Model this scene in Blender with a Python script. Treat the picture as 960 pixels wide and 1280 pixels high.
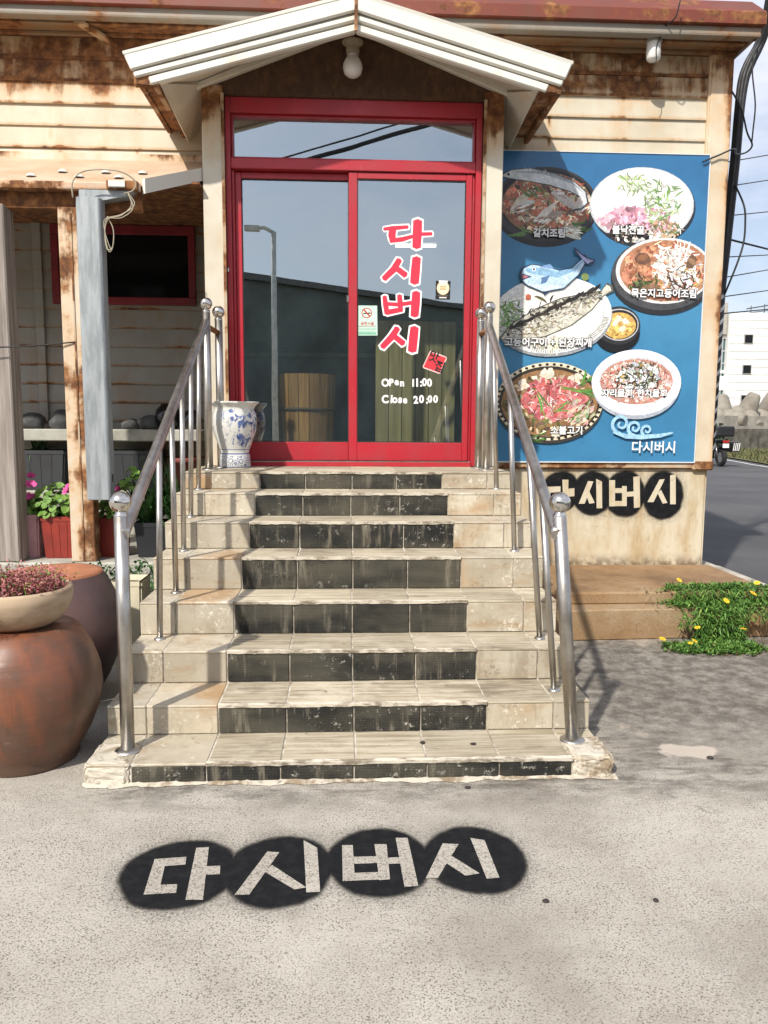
import bpy, bmesh, math, random
from mathutils import Vector, Matrix, Quaternion
random.seed(7)
R = math.radians
for o in list(bpy.data.objects): bpy.data.objects.remove(o)
scene = bpy.context.scene
COL = scene.collection

# ------------------------------------------------------------------ camera
cam_d = bpy.data.cameras.new('camera'); cam = bpy.data.objects.new('camera', cam_d); COL.objects.link(cam)
cam_d.sensor_fit = 'VERTICAL'; cam_d.sensor_height = 36; cam_d.sensor_width = 27; cam_d.lens = 36*962/1280
cam_d.clip_start = .05; cam_d.clip_end = 2000
PITCH, YAW, ROLL, HC = .11709373, .05021484, .00570222, 1.419
fw = Vector((math.sin(YAW)*math.cos(PITCH), math.cos(YAW)*math.cos(PITCH), -math.sin(PITCH)))
rt = Vector((math.cos(YAW), -math.sin(YAW), 0)); up = rt.cross(fw)
r2 = rt*math.cos(ROLL)+up*math.sin(ROLL); u2 = up*math.cos(ROLL)-rt*math.sin(ROLL)
cam.matrix_world = Matrix(((r2.x, u2.x, -fw.x, 0), (r2.y, u2.y, -fw.y, 0), (r2.z, u2.z, -fw.z, HC), (0, 0, 0, 1)))
scene.camera = cam
scene.render.resolution_x = 768; scene.render.resolution_y = 1024

# ------------------------------------------------------------------ sky, sun, exposure
SUN_AZ, SUN_EL = 32.0, 43.5          # light travels towards +Y and +X
w = bpy.data.worlds.new('World'); scene.world = w; w.use_nodes = True
nt = w.node_tree; nt.nodes.clear()
sky = nt.nodes.new('ShaderNodeTexSky'); sky.sky_type = 'NISHITA'; sky.sun_disc = False
sky.sun_elevation = R(SUN_EL); sky.sun_rotation = R(180+SUN_AZ); sky.air_density = 1.0; sky.dust_density = 2.0; sky.ozone_density = 1.5
tc = nt.nodes.new('ShaderNodeTexCoord'); mp = nt.nodes.new('ShaderNodeMapping'); mp.inputs['Scale'].default_value = (1.3, 1.3, 3.2)
nz = nt.nodes.new('ShaderNodeTexNoise'); nz.inputs['Scale'].default_value = 2.2; nz.inputs['Detail'].default_value = 8; nz.inputs['Roughness'].default_value = .58
rp = nt.nodes.new('ShaderNodeValToRGB'); rp.color_ramp.elements[0].position = .40; rp.color_ramp.elements[1].position = .64
rp.color_ramp.elements[0].color = (.30, .30, .30, 1); rp.color_ramp.elements[1].color = (.9, .9, .9, 1)
mx = nt.nodes.new('ShaderNodeMix'); mx.data_type = 'RGBA'; mx.inputs[7].default_value = (7.4, 7.5, 8.2, 1)
bg = nt.nodes.new('ShaderNodeBackground'); bg.inputs['Strength'].default_value = .115
wo = nt.nodes.new('ShaderNodeOutputWorld')
L = nt.links.new
L(tc.outputs['Generated'], mp.inputs['Vector']); L(mp.outputs[0], nz.inputs['Vector']); L(nz.outputs[0], rp.inputs[0])
L(rp.outputs[0], mx.inputs[0]); L(sky.outputs[0], mx.inputs[6]); L(mx.outputs[2], bg.inputs[0]); L(bg.outputs[0], wo.inputs[0])
sd = bpy.data.lights.new('sun', 'SUN'); sd.energy = 4.1; sd.angle = R(1.2); sd.color = (1, .94, .85)
so = bpy.data.objects.new('sun', sd); COL.objects.link(so)
ldir = Vector((math.sin(R(SUN_AZ))*math.cos(R(SUN_EL)), math.cos(R(SUN_AZ))*math.cos(R(SUN_EL)), -math.sin(R(SUN_EL))))
so.rotation_euler = ldir.to_track_quat('-Z', 'Y').to_euler(); so.location = (-4, -8, 9)
vs = scene.view_settings; vs.view_transform = 'Standard'; vs.look = 'None'; vs.exposure = .38; vs.gamma = 1; vs.use_curve_mapping = False
cy_ = scene.cycles; cy_.max_bounces = 7; cy_.diffuse_bounces = 3; cy_.glossy_bounces = 4; cy_.transparent_max_bounces = 8; cy_.use_adaptive_sampling = True; cy_.adaptive_threshold = .02; cy_.caustics_reflective = False; cy_.caustics_refractive = False

# ------------------------------------------------------------------ node material helper
def lin(c):
    f = lambda v: v/12.92 if v <= .04045 else ((v+.055)/1.055)**2.4
    return tuple(f(v/255) for v in c[:3])+(1,)
class M:
    def __init__(s, name):
        s.m = bpy.data.materials.new(name); s.m.use_nodes = True; s.t = s.m.node_tree; s.t.nodes.clear()
        s.out = s.t.nodes.new('ShaderNodeOutputMaterial'); s._pos = None; s._geo = None
    def set(s, inp, v):
        if isinstance(v, bpy.types.NodeSocket): s.t.links.new(v, inp)
        elif v is not None: 
            if isinstance(v, (int, float)) and inp.type == 'RGBA': v = (v, v, v, 1)
            inp.default_value = v
    def n(s, ty): return s.t.nodes.new(ty)
    def pos(s, scale=None, loc=None, obj=False):
        if obj: src = s.n('ShaderNodeTexCoord').outputs['Object']
        else:
            if s._geo is None: s._geo = s.n('ShaderNodeNewGeometry')
            src = s._geo.outputs['Position']
        if scale is None and loc is None: return src
        mp = s.n('ShaderNodeMapping'); s.t.links.new(src, mp.inputs[0])
        if scale is not None: mp.inputs['Scale'].default_value = scale
        if loc is not None: mp.inputs['Location'].default_value = loc
        return mp.outputs[0]
    def xyz(s, v=None):
        q = s.n('ShaderNodeSeparateXYZ'); s.t.links.new(v or s.pos(), q.inputs[0]); return q.outputs
    def noise(s, scale, detail=4, rough=.55, v=None, dist=0):
        q = s.n('ShaderNodeTexNoise'); s.t.links.new(v or s.pos(), q.inputs['Vector']); q.inputs['Scale'].default_value = scale
        q.inputs['Detail'].default_value = detail; q.inputs['Roughness'].default_value = rough; q.inputs['Distortion'].default_value = dist
        return q.outputs[0]
    def vor(s, scale, v=None, feat='F1', out='Distance', rnd=1):
        q = s.n('ShaderNodeTexVoronoi'); q.feature = feat; s.t.links.new(v or s.pos(), q.inputs['Vector']); q.inputs['Scale'].default_value = scale
        if 'Randomness' in q.inputs: q.inputs['Randomness'].default_value = rnd
        return q.outputs[out]
    def wave(s, scale, v=None, d='X', dist=0, prof='SIN'):
        q = s.n('ShaderNodeTexWave'); q.bands_direction = d; q.wave_profile = prof; s.t.links.new(v or s.pos(), q.inputs['Vector']); q.inputs['Scale'].default_value = scale; q.inputs['Distortion'].default_value = dist
        return q.outputs['Fac']
    def math(s, op, a, b=0, c=0, clamp=False):
        q = s.n('ShaderNodeMath'); q.operation = op; q.use_clamp = clamp; s.set(q.inputs[0], a); s.set(q.inputs[1], b); s.set(q.inputs[2], c); return q.outputs[0]
    def rng(s, v, a, b, c=0, d=1):
        q = s.n('ShaderNodeMapRange'); q.interpolation_type = 'SMOOTHSTEP'; s.set(q.inputs[0], v)
        for i, k in enumerate((a, b, c, d)): s.set(q.inputs[i+1], k)
        return q.outputs[0]
    def ramp(s, f, stops, const=False):
        q = s.n('ShaderNodeValToRGB'); s.set(q.inputs[0], f); e = q.color_ramp.elements
        if const: q.color_ramp.interpolation = 'CONSTANT'
        while len(e) < len(stops): e.new(.5)
        for i, (p, c) in enumerate(stops):
            e[i].position = p; e[i].color = c if len(c) == 4 else tuple(c)+(1,)
        return q.outputs[0]
    def mix(s, f, a, b, ty='MIX'):
        q = s.n('ShaderNodeMix'); q.data_type = 'RGBA'; q.blend_type = ty; s.set(q.inputs[0], f); s.set(q.inputs[6], a); s.set(q.inputs[7], b); return q.outputs[2]
    def rand(s): return s.n('ShaderNodeObjectInfo').outputs['Random']
    def hsv(s, c, v=1, sat=1, h=.5):
        q = s.n('ShaderNodeHueSaturation'); s.set(q.inputs['Hue'], h); s.set(q.inputs['Saturation'], sat); s.set(q.inputs['Value'], v); s.set(q.inputs['Color'], c); return q.outputs[0]
    def bump(s, h, strength=.3, dist=.01, nrm=None):
        q = s.n('ShaderNodeBump'); q.inputs['Strength'].default_value = strength; q.inputs['Distance'].default_value = dist; s.set(q.inputs['Height'], h)
        if nrm: s.set(q.inputs['Normal'], nrm)
        return q.outputs[0]
    def done(s, color, rough=.7, metal=0, normal=None, alpha=None, spec=None, coat=None, emis=None, es=0, trans=None):
        b = s.n('ShaderNodeBsdfPrincipled'); s.set(b.inputs['Base Color'], color); s.set(b.inputs['Roughness'], rough); s.set(b.inputs['Metallic'], metal)
        if normal is not None: s.set(b.inputs['Normal'], normal)
        if alpha is not None: s.set(b.inputs['Alpha'], alpha)
        if spec is not None: s.set(b.inputs['Specular IOR Level'], spec)
        if coat is not None: s.set(b.inputs['Coat Weight'], coat)
        if emis is not None: s.set(b.inputs['Emission Color'], emis); s.set(b.inputs['Emission Strength'], es)
        s.t.links.new(b.outputs[0], s.out.inputs[0]); s.b = b
        return s.m
C4 = lambda r, g, b: (r, g, b, 1)

def rust_col(m):
    return m.ramp(m.noise(14, 6, .65), [(.28, C4(.055, .022, .010)), (.45, C4(.14, .055, .020)), (.60, C4(.27, .115, .04)), (.78, C4(.42, .22, .09))])
def rust_paint(name, base, amount=.5, zgrad=None, joint=None, streak=True, scale=2.2, dirt=.25, rough=.55, metal=0, xg=None):
    """painted sheet metal with rust blooms, runs and stains"""
    m = M(name); x, y, z = m.xyz()
    n1 = m.noise(scale, 7, .62)
    n2 = m.noise(1.0, 5, .6, m.pos((7, 7, .9)))
    v = m.math('ADD', m.math('MULTIPLY', n1, .62), m.math('MULTIPLY', n2, .38)) if streak else n1
    v = m.math('ADD', v, amount-.5)
    if zgrad: v = m.math('ADD', v, m.rng(z, zgrad[0], zgrad[1], 0, zgrad[2]))
    if xg: v = m.math('ADD', v, m.rng(x, xg[0], xg[1], 0, xg[2]))
    if joint:
        fr = m.math('FRACT', m.math('DIVIDE', m.math('SUBTRACT', z, joint[0]), joint[1]))
        lo = m.rng(fr, 0, .22, joint[2], 0); v = m.math('ADD', v, lo)
    if joint:      # rusting nail heads with runs below them
        cx = m.math('ABSOLUTE', m.math('SUBTRACT', m.math('FRACT', m.math('DIVIDE', x, .61)), .5)); run = m.math('MULTIPLY', m.rng(cx, .0, .05, 1, 0), m.rng(fr, .05, .9, .0, 1)); v = m.math('ADD', v, m.math('MULTIPLY', run, m.rng(m.noise(2.1, 2), .45, .6, 0, .15)))
    mask = m.rng(v, .585, .68); stain = m.rng(v, .44, .66)
    fine = m.noise(60, 4, .6)
    b = m.mix(m.rng(m.noise(3.2, 5, .6), .35, .7, 0, dirt), base, C4(base[0]*.62, base[1]*.5, base[2]*.34))
    b = m.mix(m.math('MULTIPLY', stain, .75), b, C4(base[0]*.85+.05, base[1]*.62, base[2]*.36))
    c = m.mix(mask, b, rust_col(m))
    c = m.mix(m.rng(m.noise(9, 5, .7), .66, .74, 0, .35), c, C4(.12, .08, .05))
    h = m.math('ADD', m.math('MULTIPLY', mask, fine), m.math('MULTIPLY', m.noise(5, 3), .3))
    return m.done(c, m.rng(mask, 0, 1, rough, .9), metal, m.bump(h, .35, .004))

def mat_plain(name, col, rough=.6, metal=0, var=.15, scale=8, bump=.1, coat=None, spec=None, orand=0):
    m = M(name); n = m.noise(scale, 5, .6); c = m.mix(m.rng(n, .3, .75), C4(col[0]*(1+var), col[1]*(1+var), col[2]*(1+var)), C4(col[0]*(1-var*1.6), col[1]*(1-var*1.7), col[2]*(1-var*1.8)))
    if orand: c = m.hsv(c, m.rng(m.rand(), 0, 1, 1-orand, 1+orand))
    return m.done(c, m.rng(n, .3, .7, max(.02, rough-.08), min(1, rough+.08)), metal, m.bump(m.noise(scale*6, 4), bump, .003), coat=coat, spec=spec)

# ---- concrete yard
def concrete_nodes(m):
    x, y, z = m.xyz()
    big = m.noise(.9, 6, .6); mid = m.noise(4.5, 6, .65)
    c = m.ramp(big, [(.3, C4(.31, .288, .25)), (.5, C4(.39, .365, .318)), (.7, C4(.46, .435, .382))])
    c = m.mix(m.rng(mid, .42, .72, 0, .45), c, C4(.24, .21, .17))
    d = m.vor(110, m.pos((1, 1, .01))); pits = m.rng(d, .16, .34, 1, 0)
    clump = m.rng(m.noise(3.0, 4, .6), .36, .60); fine = m.noise(30, 3, .6)
    pitm = m.math('MULTIPLY', m.math('MULTIPLY', pits, m.rng(fine, .40, .52)), m.rng(clump, 0, 1, .35, 1))
    c = m.mix(m.rng(m.noise(170, 3, .6), .40, .7, 0, .45), c, C4(.54, .51, .45))
    c = m.mix(m.rng(m.noise(210, 2, .6, m.pos(loc=(3, 1, 0))), .55, .68, 0, .5), c, C4(.22, .175, .125))
    c = m.mix(m.math('MULTIPLY', pitm, .8), c, C4(.10, .08, .062))
    pit2 = m.math('MULTIPLY', m.rng(m.noise(78, 2, .5, m.pos((1, 1.25, 1))), .63, .69), m.rng(m.noise(1.6, 4, .6, m.pos(loc=(4, 1, 0))), .34, .58, .25, 1)); c = m.mix(m.math('MULTIPLY', pit2, .72), c, C4(.085, .07, .056))
    pep = m.math('MULTIPLY', m.rng(m.noise(165, 2, .6), .545, .62), m.rng(m.noise(2.2, 5, .65, m.pos(loc=(9, 2, 0))), .34, .6, .4, 1)); c = m.mix(m.math('MULTIPLY', pep, .85), c, C4(.13, .108, .085))
    blot = m.rng(m.noise(.9, 7, .66, m.pos(loc=(2.4, 5.1, 0))), .47, .66, 0, .5); c = m.mix(blot, c, C4(.19, .165, .135))
    ed = m.vor(.55, m.pos((1, 1, .01), (.3, .2, 0)), 'DISTANCE_TO_EDGE'); wob = m.math('ADD', ed, m.math('MULTIPLY', m.math('SUBTRACT', m.noise(9, 5, .7), .5), .10)); crack = m.math('MULTIPLY', m.rng(m.math('ABSOLUTE', wob), .0, .006, 1, 0), m.rng(m.noise(1.1, 3, .5, m.pos(loc=(1, 8, 0))), .5, .62)); c = m.mix(m.math('MULTIPLY', crack, .75), c, C4(.07, .058, .046))
    # grime that washes off the road side of the stairs, and along the foot of the steps
    gx = m.rng(x, 1.0, 1.35); gy = m.rng(y, 2.75, 3.6)
    g = m.math('MULTIPLY', gx, gy); g = m.math('MULTIPLY', g, m.rng(m.noise(1.7, 6, .65),   .25, .50, .74, 1))
    g2 = m.math('MULTIPLY', m.math('MULTIPLY', m.math('MULTIPLY', m.rng(y, 2.60, 2.88), m.rng(x, -1.1, -.8)), m.rng(m.noise(3.3, 6, .7, m.pos((1, 3.2, 1))), .38, .58)), .85)
    grime = m.math('MAXIMUM', m.math('MULTIPLY', g, .92), g2)
    streak = m.noise(11, 7, .72)
    c = m.mix(m.math('MULTIPLY', grime, m.rng(streak, .34, .62, .42, 1)), c, C4(.080, .069, .055))
    # cement smears
    sm = m.math('MULTIPLY', m.rng(m.noise(1.3, 7, .6, m.pos(loc=(7, 3, 0))), .62, .70), m.rng(y, 2.6, 3.1))
    c = m.mix(m.math('MULTIPLY', sm, .6), c, C4(.55, .47, .38))
    px = m.math('ADD', m.math('MULTIPLY', m.math('SUBTRACT', x, 1.50), 6.5), m.math('MULTIPLY', m.math('SUBTRACT', m.noise(5, 4), .5), 2.2)); py_ = m.math('ADD', m.math('MULTIPLY', m.math('SUBTRACT', y, 3.13), 12), m.math('MULTIPLY', m.math('SUBTRACT', m.noise(6, 4, .5, m.pos(loc=(2, 2, 0))), .5), 2.2))
    patch = m.rng(m.math('ADD', m.math('MULTIPLY', px, px), m.math('MULTIPLY', py_, py_)), .75, 1.05, 1, 0); c = m.mix(m.math('MULTIPLY', patch, .8), c, C4(.47, .41, .345))
    h = m.math('SUBTRACT', m.math('ADD', m.math('MULTIPLY', m.noise(140, 3, .6), .5), m.math('MULTIPLY', mid, .8)), m.math('MULTIPLY', pitm, 1.6))
    return c, m.bump(h, .45, .004)
m = M('concrete_yard'); c, b = concrete_nodes(m); CONCRETE = m.done(c, .9, 0, b)
m = M('asphalt'); n = m.noise(160, 3, .6); c = m.mix(m.rng(m.noise(.6, 5), .35, .7), C4(.052, .053, .057), C4(.085, .085, .088))
c = m.mix(m.rng(n, .5, .7, 0, .6), c, C4(.15, .15, .15)); ASPHALT = m.done(c, .85, 0, m.bump(n, .5, .006))
m = M('rust_stained_concrete'); n = m.noise(2.6, 6, .62); c = m.ramp(m.noise(1.6, 7, .65), [(.32, C4(.15, .085, .04)), (.48, C4(.27, .165, .08)), (.62, C4(.33, .235, .135)), (.74, C4(.38, .30, .20))])
c = m.mix(m.rng(n, .5, .75, 0, .55), c, C4(.22, .115, .05)); c = m.mix(m.rng(m.noise(18, 5, .7), .55, .75, 0, .4), c, C4(.40, .32, .23)); c = m.mix(m.rng(m.noise(110, 3, .65), .50, .66, 0, .5), c, C4(.13, .085, .05))
c = m.mix(m.rng(m.noise(7, 6, .7, m.pos(loc=(4, 4, 4))), .62, .72, 0, .5), c, C4(.12, .09, .06)); PLATFORM = m.done(c, .88, 0, m.bump(m.noise(40, 5, .6), .35, .006))
m = M('kerb_concrete'); c = m.mix(m.rng(m.noise(6, 6, .65), .35, .7), C4(.46, .43, .37), C4(.26, .24, .2)); KERB = m.done(c, .9, 0, m.bump(m.noise(50, 4), .5, .006))

# ---- stair tiles
def grout():
    m = M('grout'); c = m.mix(m.rng(m.noise(12, 5, .65), .35, .68), C4(.60, .56, .48), C4(.24, .20, .15)); return m.done(c, .95, 0, m.bump(m.noise(80, 4), .5, .003))
GROUT = grout()
m = M('cream_tile'); base = m.ramp(m.noise(5, 5, .6), [(.3, C4(.38, .33, .245)), (.55, C4(.475, .425, .33)), (.75, C4(.53, .49, .395))])
c = m.hsv(base, m.rng(m.rand(), 0, 1, .80, 1.10)); c = m.mix(m.rng(m.noise(2.4, 6, .68, m.pos((1.5, 1.5, 6))), .50, .72, 0, .55), c, C4(.30, .185, .085))
c = m.mix(m.rng(m.noise(22, 6, .7), .60, .70, 0, .8), c, C4(.66, .62, .54)); c = m.mix(m.rng(m.noise(9, 6, .75, m.pos(loc=(2, 5, 1))), .60, .72, 0, .55), c, C4(.12, .09, .06))
c = m.mix(m.rng(m.math('MULTIPLY', m.noise(60, 3), m.noise(6, 4)), .33, .40, 0, .5), c, C4(.16, .11, .07))
c = m.mix(m.rng(m.math('ADD', m.noise(2.1, 5, .6), m.math('MULTIPLY', m.rand(), .25)), .70, .86, 0, .7), c, C4(.36, .20, .075))
c = m.mix(m.rng(m.noise(1.0, 6, .7, m.pos((9, 9, 2.2))), .50, .70, 0, .5), c, C4(.20, .155, .10)); c = m.mix(m.math('MULTIPLY', m.rng(m.noise(45, 5, .7), .52, .66), m.rng(m.noise(4.2, 4, .6, m.pos(loc=(8, 2, 2))), .50, .62)), c, C4(.66, .62, .53))
CREAM = m.done(c, m.rng(m.noise(9, 4), .3, .7, .38, .7), 0, m.bump(m.noise(30, 4), .12, .003))
m = M('dark_tile'); dots = m.math('MULTIPLY', m.wave(27, d='X'), m.wave(27, d='Z'))
c = m.mix(m.rng(m.noise(7, 4), .35, .7), C4(.012, .0125, .012), C4(.026, .026, .023)); c = m.mix(m.rng(dots, .5, .8, 0, .4), c, C4(.045, .042, .032))
st = m.noise(4, 6, .68, m.pos((6, 2, .8))); pat = m.noise(2.1, 4, .6)
eff = m.math('MULTIPLY', m.rng(st, .50, .70), m.rng(pat, .38, .58)); c = m.mix(m.math('MULTIPLY', eff, .36), c, C4(.42, .37, .28)); c = m.mix(m.rng(m.noise(1.3, 5, .6, m.pos((1, 1, 3), (6, 1, 2))), .40, .66, 0, .30), c, C4(.20, .18, .13))
c = m.mix(m.math('MULTIPLY', m.rng(m.noise(30, 5, .75), .56, .7), m.rng(m.noise(1.7, 4, .6, m.pos(loc=(3, 3, 8))), .46, .58, 0, .9)), c, C4(.57, .54, .47))
DARKT = m.done(c, .75, 0, m.bump(dots, .35, .003), spec=.25)
m = M('weathered_tread_tile'); gr = m.noise(1.0, 7, .68, m.pos((2.6, 44, 10))); g2 = m.noise(1.0, 6, .7, m.pos((8, 150, 10)))
c = m.ramp(gr, [(.27, C4(.15, .115, .075)), (.42, C4(.33, .28, .195)), (.55, C4(.46, .405, .30)), (.74, C4(.57, .52, .42))]); c = m.mix(m.rng(g2, .5, .68, 0, .4), c, C4(.20, .15, .09))
c = m.mix(m.rng(m.noise(3.5, 6, .7), .50, .70, 0, .75), c, C4(.56, .50, .39)); c = m.mix(m.rng(m.noise(2.2, 7, .72, m.pos((1, 2.5, 1), (5, 5, 5))), .52, .68, 0, .65), c, C4(.155, .12, .08)); c = m.mix(m.rng(m.noise(13, 6, .75, m.pos(loc=(1, 1, 9))), .63, .71, 0, .85), c, C4(.05, .043, .035))
c = m.hsv(c, m.rng(m.rand(), 0, 1, .86, 1.1)); TREAD = m.done(c, .85, 0, m.bump(gr, .5, .004))
m = M('nosing_cement'); c = m.mix(m.rng(m.noise(20, 6, .7, m.pos((.5, 1, 1))), .42, .62), C4(.63, .58, .48), C4(.22, .18, .13)); NOSING = m.done(c, .8, 0, m.bump(m.noise(60, 4), .5, .004))
m = M('cracked_white_plaster'); n = m.noise(7, 7, .7); c = m.mix(m.rng(n, .48, .60), C4(.54, .495, .41), C4(.27, .21, .14)); c = m.mix(m.rng(m.noise(16, 6, .7), .58, .7, 0, .8), c, C4(.08, .07, .055))
PLASTER = m.done(c, .92, 0, m.bump(m.noise(16, 6, .7), .8, .012))

# ---- building
CREAMW = C4(.66, .57, .41)
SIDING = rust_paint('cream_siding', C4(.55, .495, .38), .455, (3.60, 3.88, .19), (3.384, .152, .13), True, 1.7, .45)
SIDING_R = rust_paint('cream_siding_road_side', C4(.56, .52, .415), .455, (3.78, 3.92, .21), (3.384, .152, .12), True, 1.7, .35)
SIDING_P = rust_paint('shade_toned_siding', C4(.30, .295, .265), .465, None, (3.384, .152, .17), True, 2.4, .4)  # base colour darkened to deepen the shade under the porch roof
COLUMN = rust_paint('cream_column_paint', C4(.63, .59, .49), .43, (3.05, 3.55, .27), None, True, 2.6, .35)
CORNER = rust_paint('rusting_corner_trim', C4(.64, .56, .43), .485, (3.7, 4.1, .15), None, True, 2.6, .4, xg=(2.82, 2.905, .16))
BASEW = None
m = M('stained_base_wall'); x, y, z = m.xyz(); n = m.noise(2.2, 6, .65, m.pos((2.2, 2.2, .7)))
c = m.mix(m.rng(n, .40, .70), C4(.58, .52, .39), C4(.42, .31, .17)); c = m.mix(m.math('MULTIPLY', m.rng(z, .28, .40, 1, 0), m.rng(m.noise(9, 6, .7), .35, .6)), c, C4(.16, .12, .075))
c = m.mix(m.rng(m.noise(11, 6, .7), .58, .72, 0, .6), c, C4(.30, .24, .15)); c = m.mix(m.math('MULTIPLY', m.rng(z, 1.0, 1.08), m.rng(m.noise(5, 5, .6, m.pos((2, 2, .4))), .40, .65, 0, .75)), c, C4(.34, .16, .06))
BASEW = m.done(c, .9, 0, m.bump(m.noise(25, 5, .65), .35, .005))
RUST = rust_paint('heavy_rust', C4(.50, .44, .34), .64, None, None, False, 4, .4)
RUSTDK = rust_paint('dark_rusted_sheet', C4(.12, .07, .04), .80, None, None, False, 6, .4)
m = M('brown_rusted_gable'); n = m.noise(26, 6, .7, m.pos((1, 1, .6))); c = m.ramp(n, [(.3, C4(.045, .022, .012)), (.52, C4(.085, .042, .020)), (.72, C4(.15, .072, .030))]); c = m.mix(m.rng(m.noise(2.2, 4, .6), .4, .7, 0, .5), c, C4(.06, .034, .022)); GABLEBR = m.done(c, .85, 0, m.bump(n, .4, .004))
RUSTBM = rust_paint('rusted_eave_beam', C4(.36, .29, .2), .68, None, None, False, 5, .4)
SOFFIT_M = rust_paint('brown_soffit', C4(.26, .19, .12), .60, None, None, False, 2.5, .5)
FASCIA_RED = rust_paint('rust_red_roof_edge', C4(.15, .042, .024), .575, None, None, False, 3, .4)
GUTTER = rust_paint('grey_gutter', C4(.27, .245, .205), .49, None, None, False, 4, .4)
WHITE_TRIM = rust_paint('white_roof_trim', C4(.70, .685, .62), .37, None, None, False, 2.2, .12, .42)
WHITE_SOF = rust_paint('white_soffit_sheet', C4(.66, .63, .55), .40, None, None, False, 2.2, .25)
POST_R = rust_paint('rust_run_post', C4(.62, .58, .49), .605, None, None, True, 4.5, .25)
PORCHROOF = rust_paint('peach_rusted_roof', C4(.56, .42, .30), .38, None, None, False, 3.2, .5)
m = M('galvanised_paint'); c = m.mix(m.rng(m.noise(4, 6, .65, m.pos((6, 6, 1))), .38, .68), C4(.34, .37, .385), C4(.22, .245, .255)); c = m.mix(m.rng(m.noise(9, 6, .7, m.pos((8, 8, .7))), .60, .70, 0, .6), c, C4(.17, .17, .165)); GALV = m.done(c, .5, .2, m.bump(m.noise(20, 4), .15, .003))
m = M('grey_weathered_wood'); g = m.noise(1, 6, .65, m.pos((40, 40, 1.6))); c = m.ramp(g, [(.3, C4(.13, .11, .095)), (.5, C4(.27, .235, .205)), (.7, C4(.40, .36, .32))]); GREYWOOD = m.done(c, .85, 0, m.bump(g, .5, .004))
m = M('red_aluminium'); n = m.noise(5, 5, .6); c = m.mix(m.rng(n, .35, .7), C4(.42, .022, .035), C4(.35, .03, .04)); c = m.mix(m.rng(m.noise(30, 5, .7, m.pos((1, 1, .3))), .60, .74, 0, .35), c, C4(.50, .14, .13))
RED = m.done(c, m.rng(n, .3, .7, .30, .46), 0, m.bump(m.noise(40, 3), .04, .002))
m = M('dark_red_window_frame'); RED_D = m.done(m.mix(m.rng(m.noise(6, 5), .35, .7), C4(.23, .016, .022), C4(.15, .014, .018)), .5)
# coated door glass: mirror part + tinted see-through part
m = M('door_glass'); gl = m.n('ShaderNodeBsdfGlossy'); gl.inputs['Roughness'].default_value = .004; gl.inputs['Color'].default_value = (.86, .96, 1, 1)
tr = m.n('ShaderNodeBsdfTransparent'); tr.inputs['Color'].default_value = (.92, .97, .94, 1)
fr = m.n('ShaderNodeLayerWeight'); fr.inputs['Blend'].default_value = .5
f = m.math('ADD', m.math('MULTIPLY', m.math('POWER', fr.outputs['Facing'], 4), .6), .42, clamp=True)
ms = m.n('ShaderNodeMixShader'); m.set(ms.inputs[0], f); m.t.links.new(tr.outputs[0], ms.inputs[1]); m.t.links.new(gl.outputs[0], ms.inputs[2]); m.t.links.new(ms.outputs[0], m.out.inputs[0])
nb = m.bump(m.noise(1.4, 2), .02, .02); m.t.links.new(nb, gl.inputs['Normal']); GLASS = m.m
m = M('dark_window_glass'); DARKGLASS = m.done(C4(.006, .007, .008), .06, 0, spec=.25)
m = M('brushed_stainless'); n = m.noise(30, 4, .6, m.pos((1, 1, .2))); c = m.mix(m.rng(m.noise(6, 5, .65), .4, .7), C4(.50, .48, .45), C4(.34, .31, .27))
STEEL = m.done(c, m.rng(n, .3, .7, .30, .44), 1.0, m.bump(m.noise(50, 3), .04, .002))
m = M('polished_ball_steel'); n = m.noise(24, 5, .7); STEELB = m.done(m.mix(m.rng(n, .45, .7), C4(.66, .64, .60), C4(.40, .34, .26)), m.rng(n, .4, .7, .12, .32), 1.0)
RUSTSPOT = mat_plain('rust_spot', (.22, .09, .03), .9, 0, .4, 30, .5)

# ------------------------------------------------------------------ object helpers
def mk(name, verts, faces, mat, parent=None, smooth=False):
    me = bpy.data.meshes.new(name); me.from_pydata([tuple(v) for v in verts], [], faces); me.update()
    if mat: me.materials.append(mat)
    if smooth: me.polygons.foreach_set('use_smooth', [True]*len(me.polygons))
    o = bpy.data.objects.new(name, me); COL.objects.link(o)
    if parent: o.parent = parent; o.matrix_parent_inverse = Matrix.Identity(4); o.location = -Vector(WORLD.get(parent.name, (0, 0, 0)))
    WORLD[o.name] = (0, 0, 0)
    return o
WORLD = {}
def empty(name, loc=(0, 0, 0)):
    o = bpy.data.objects.new(name, None); COL.objects.link(o); o.empty_display_size = .1; o.location = loc; WORLD[o.name] = tuple(loc); return o
def tag(o, label, cat, group=None, kind=None):
    if label: o['label'] = label
    if cat: o['category'] = cat
    if group: o['group'] = group
    if kind: o['kind'] = kind
    return o
def thing(name, label, cat, loc=(0, 0, 0), group=None): return tag(empty(name, loc), label, cat, group)
def bm_obj(name, bm, mat, parent=None, smooth=False):
    bmesh.ops.recalc_face_normals(bm, faces=bm.faces[:])
    me = bpy.data.meshes.new(name); bm.to_mesh(me); bm.free()
    if mat: me.materials.append(mat)
    if smooth: me.polygons.foreach_set('use_smooth', [True]*len(me.polygons))
    o = bpy.data.objects.new(name, me); COL.objects.link(o)
    if parent: o.parent = parent; o.location = -Vector(WORLD.get(parent.name, (0, 0, 0)))
    WORLD[o.name] = (0, 0, 0)
    return o
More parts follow.
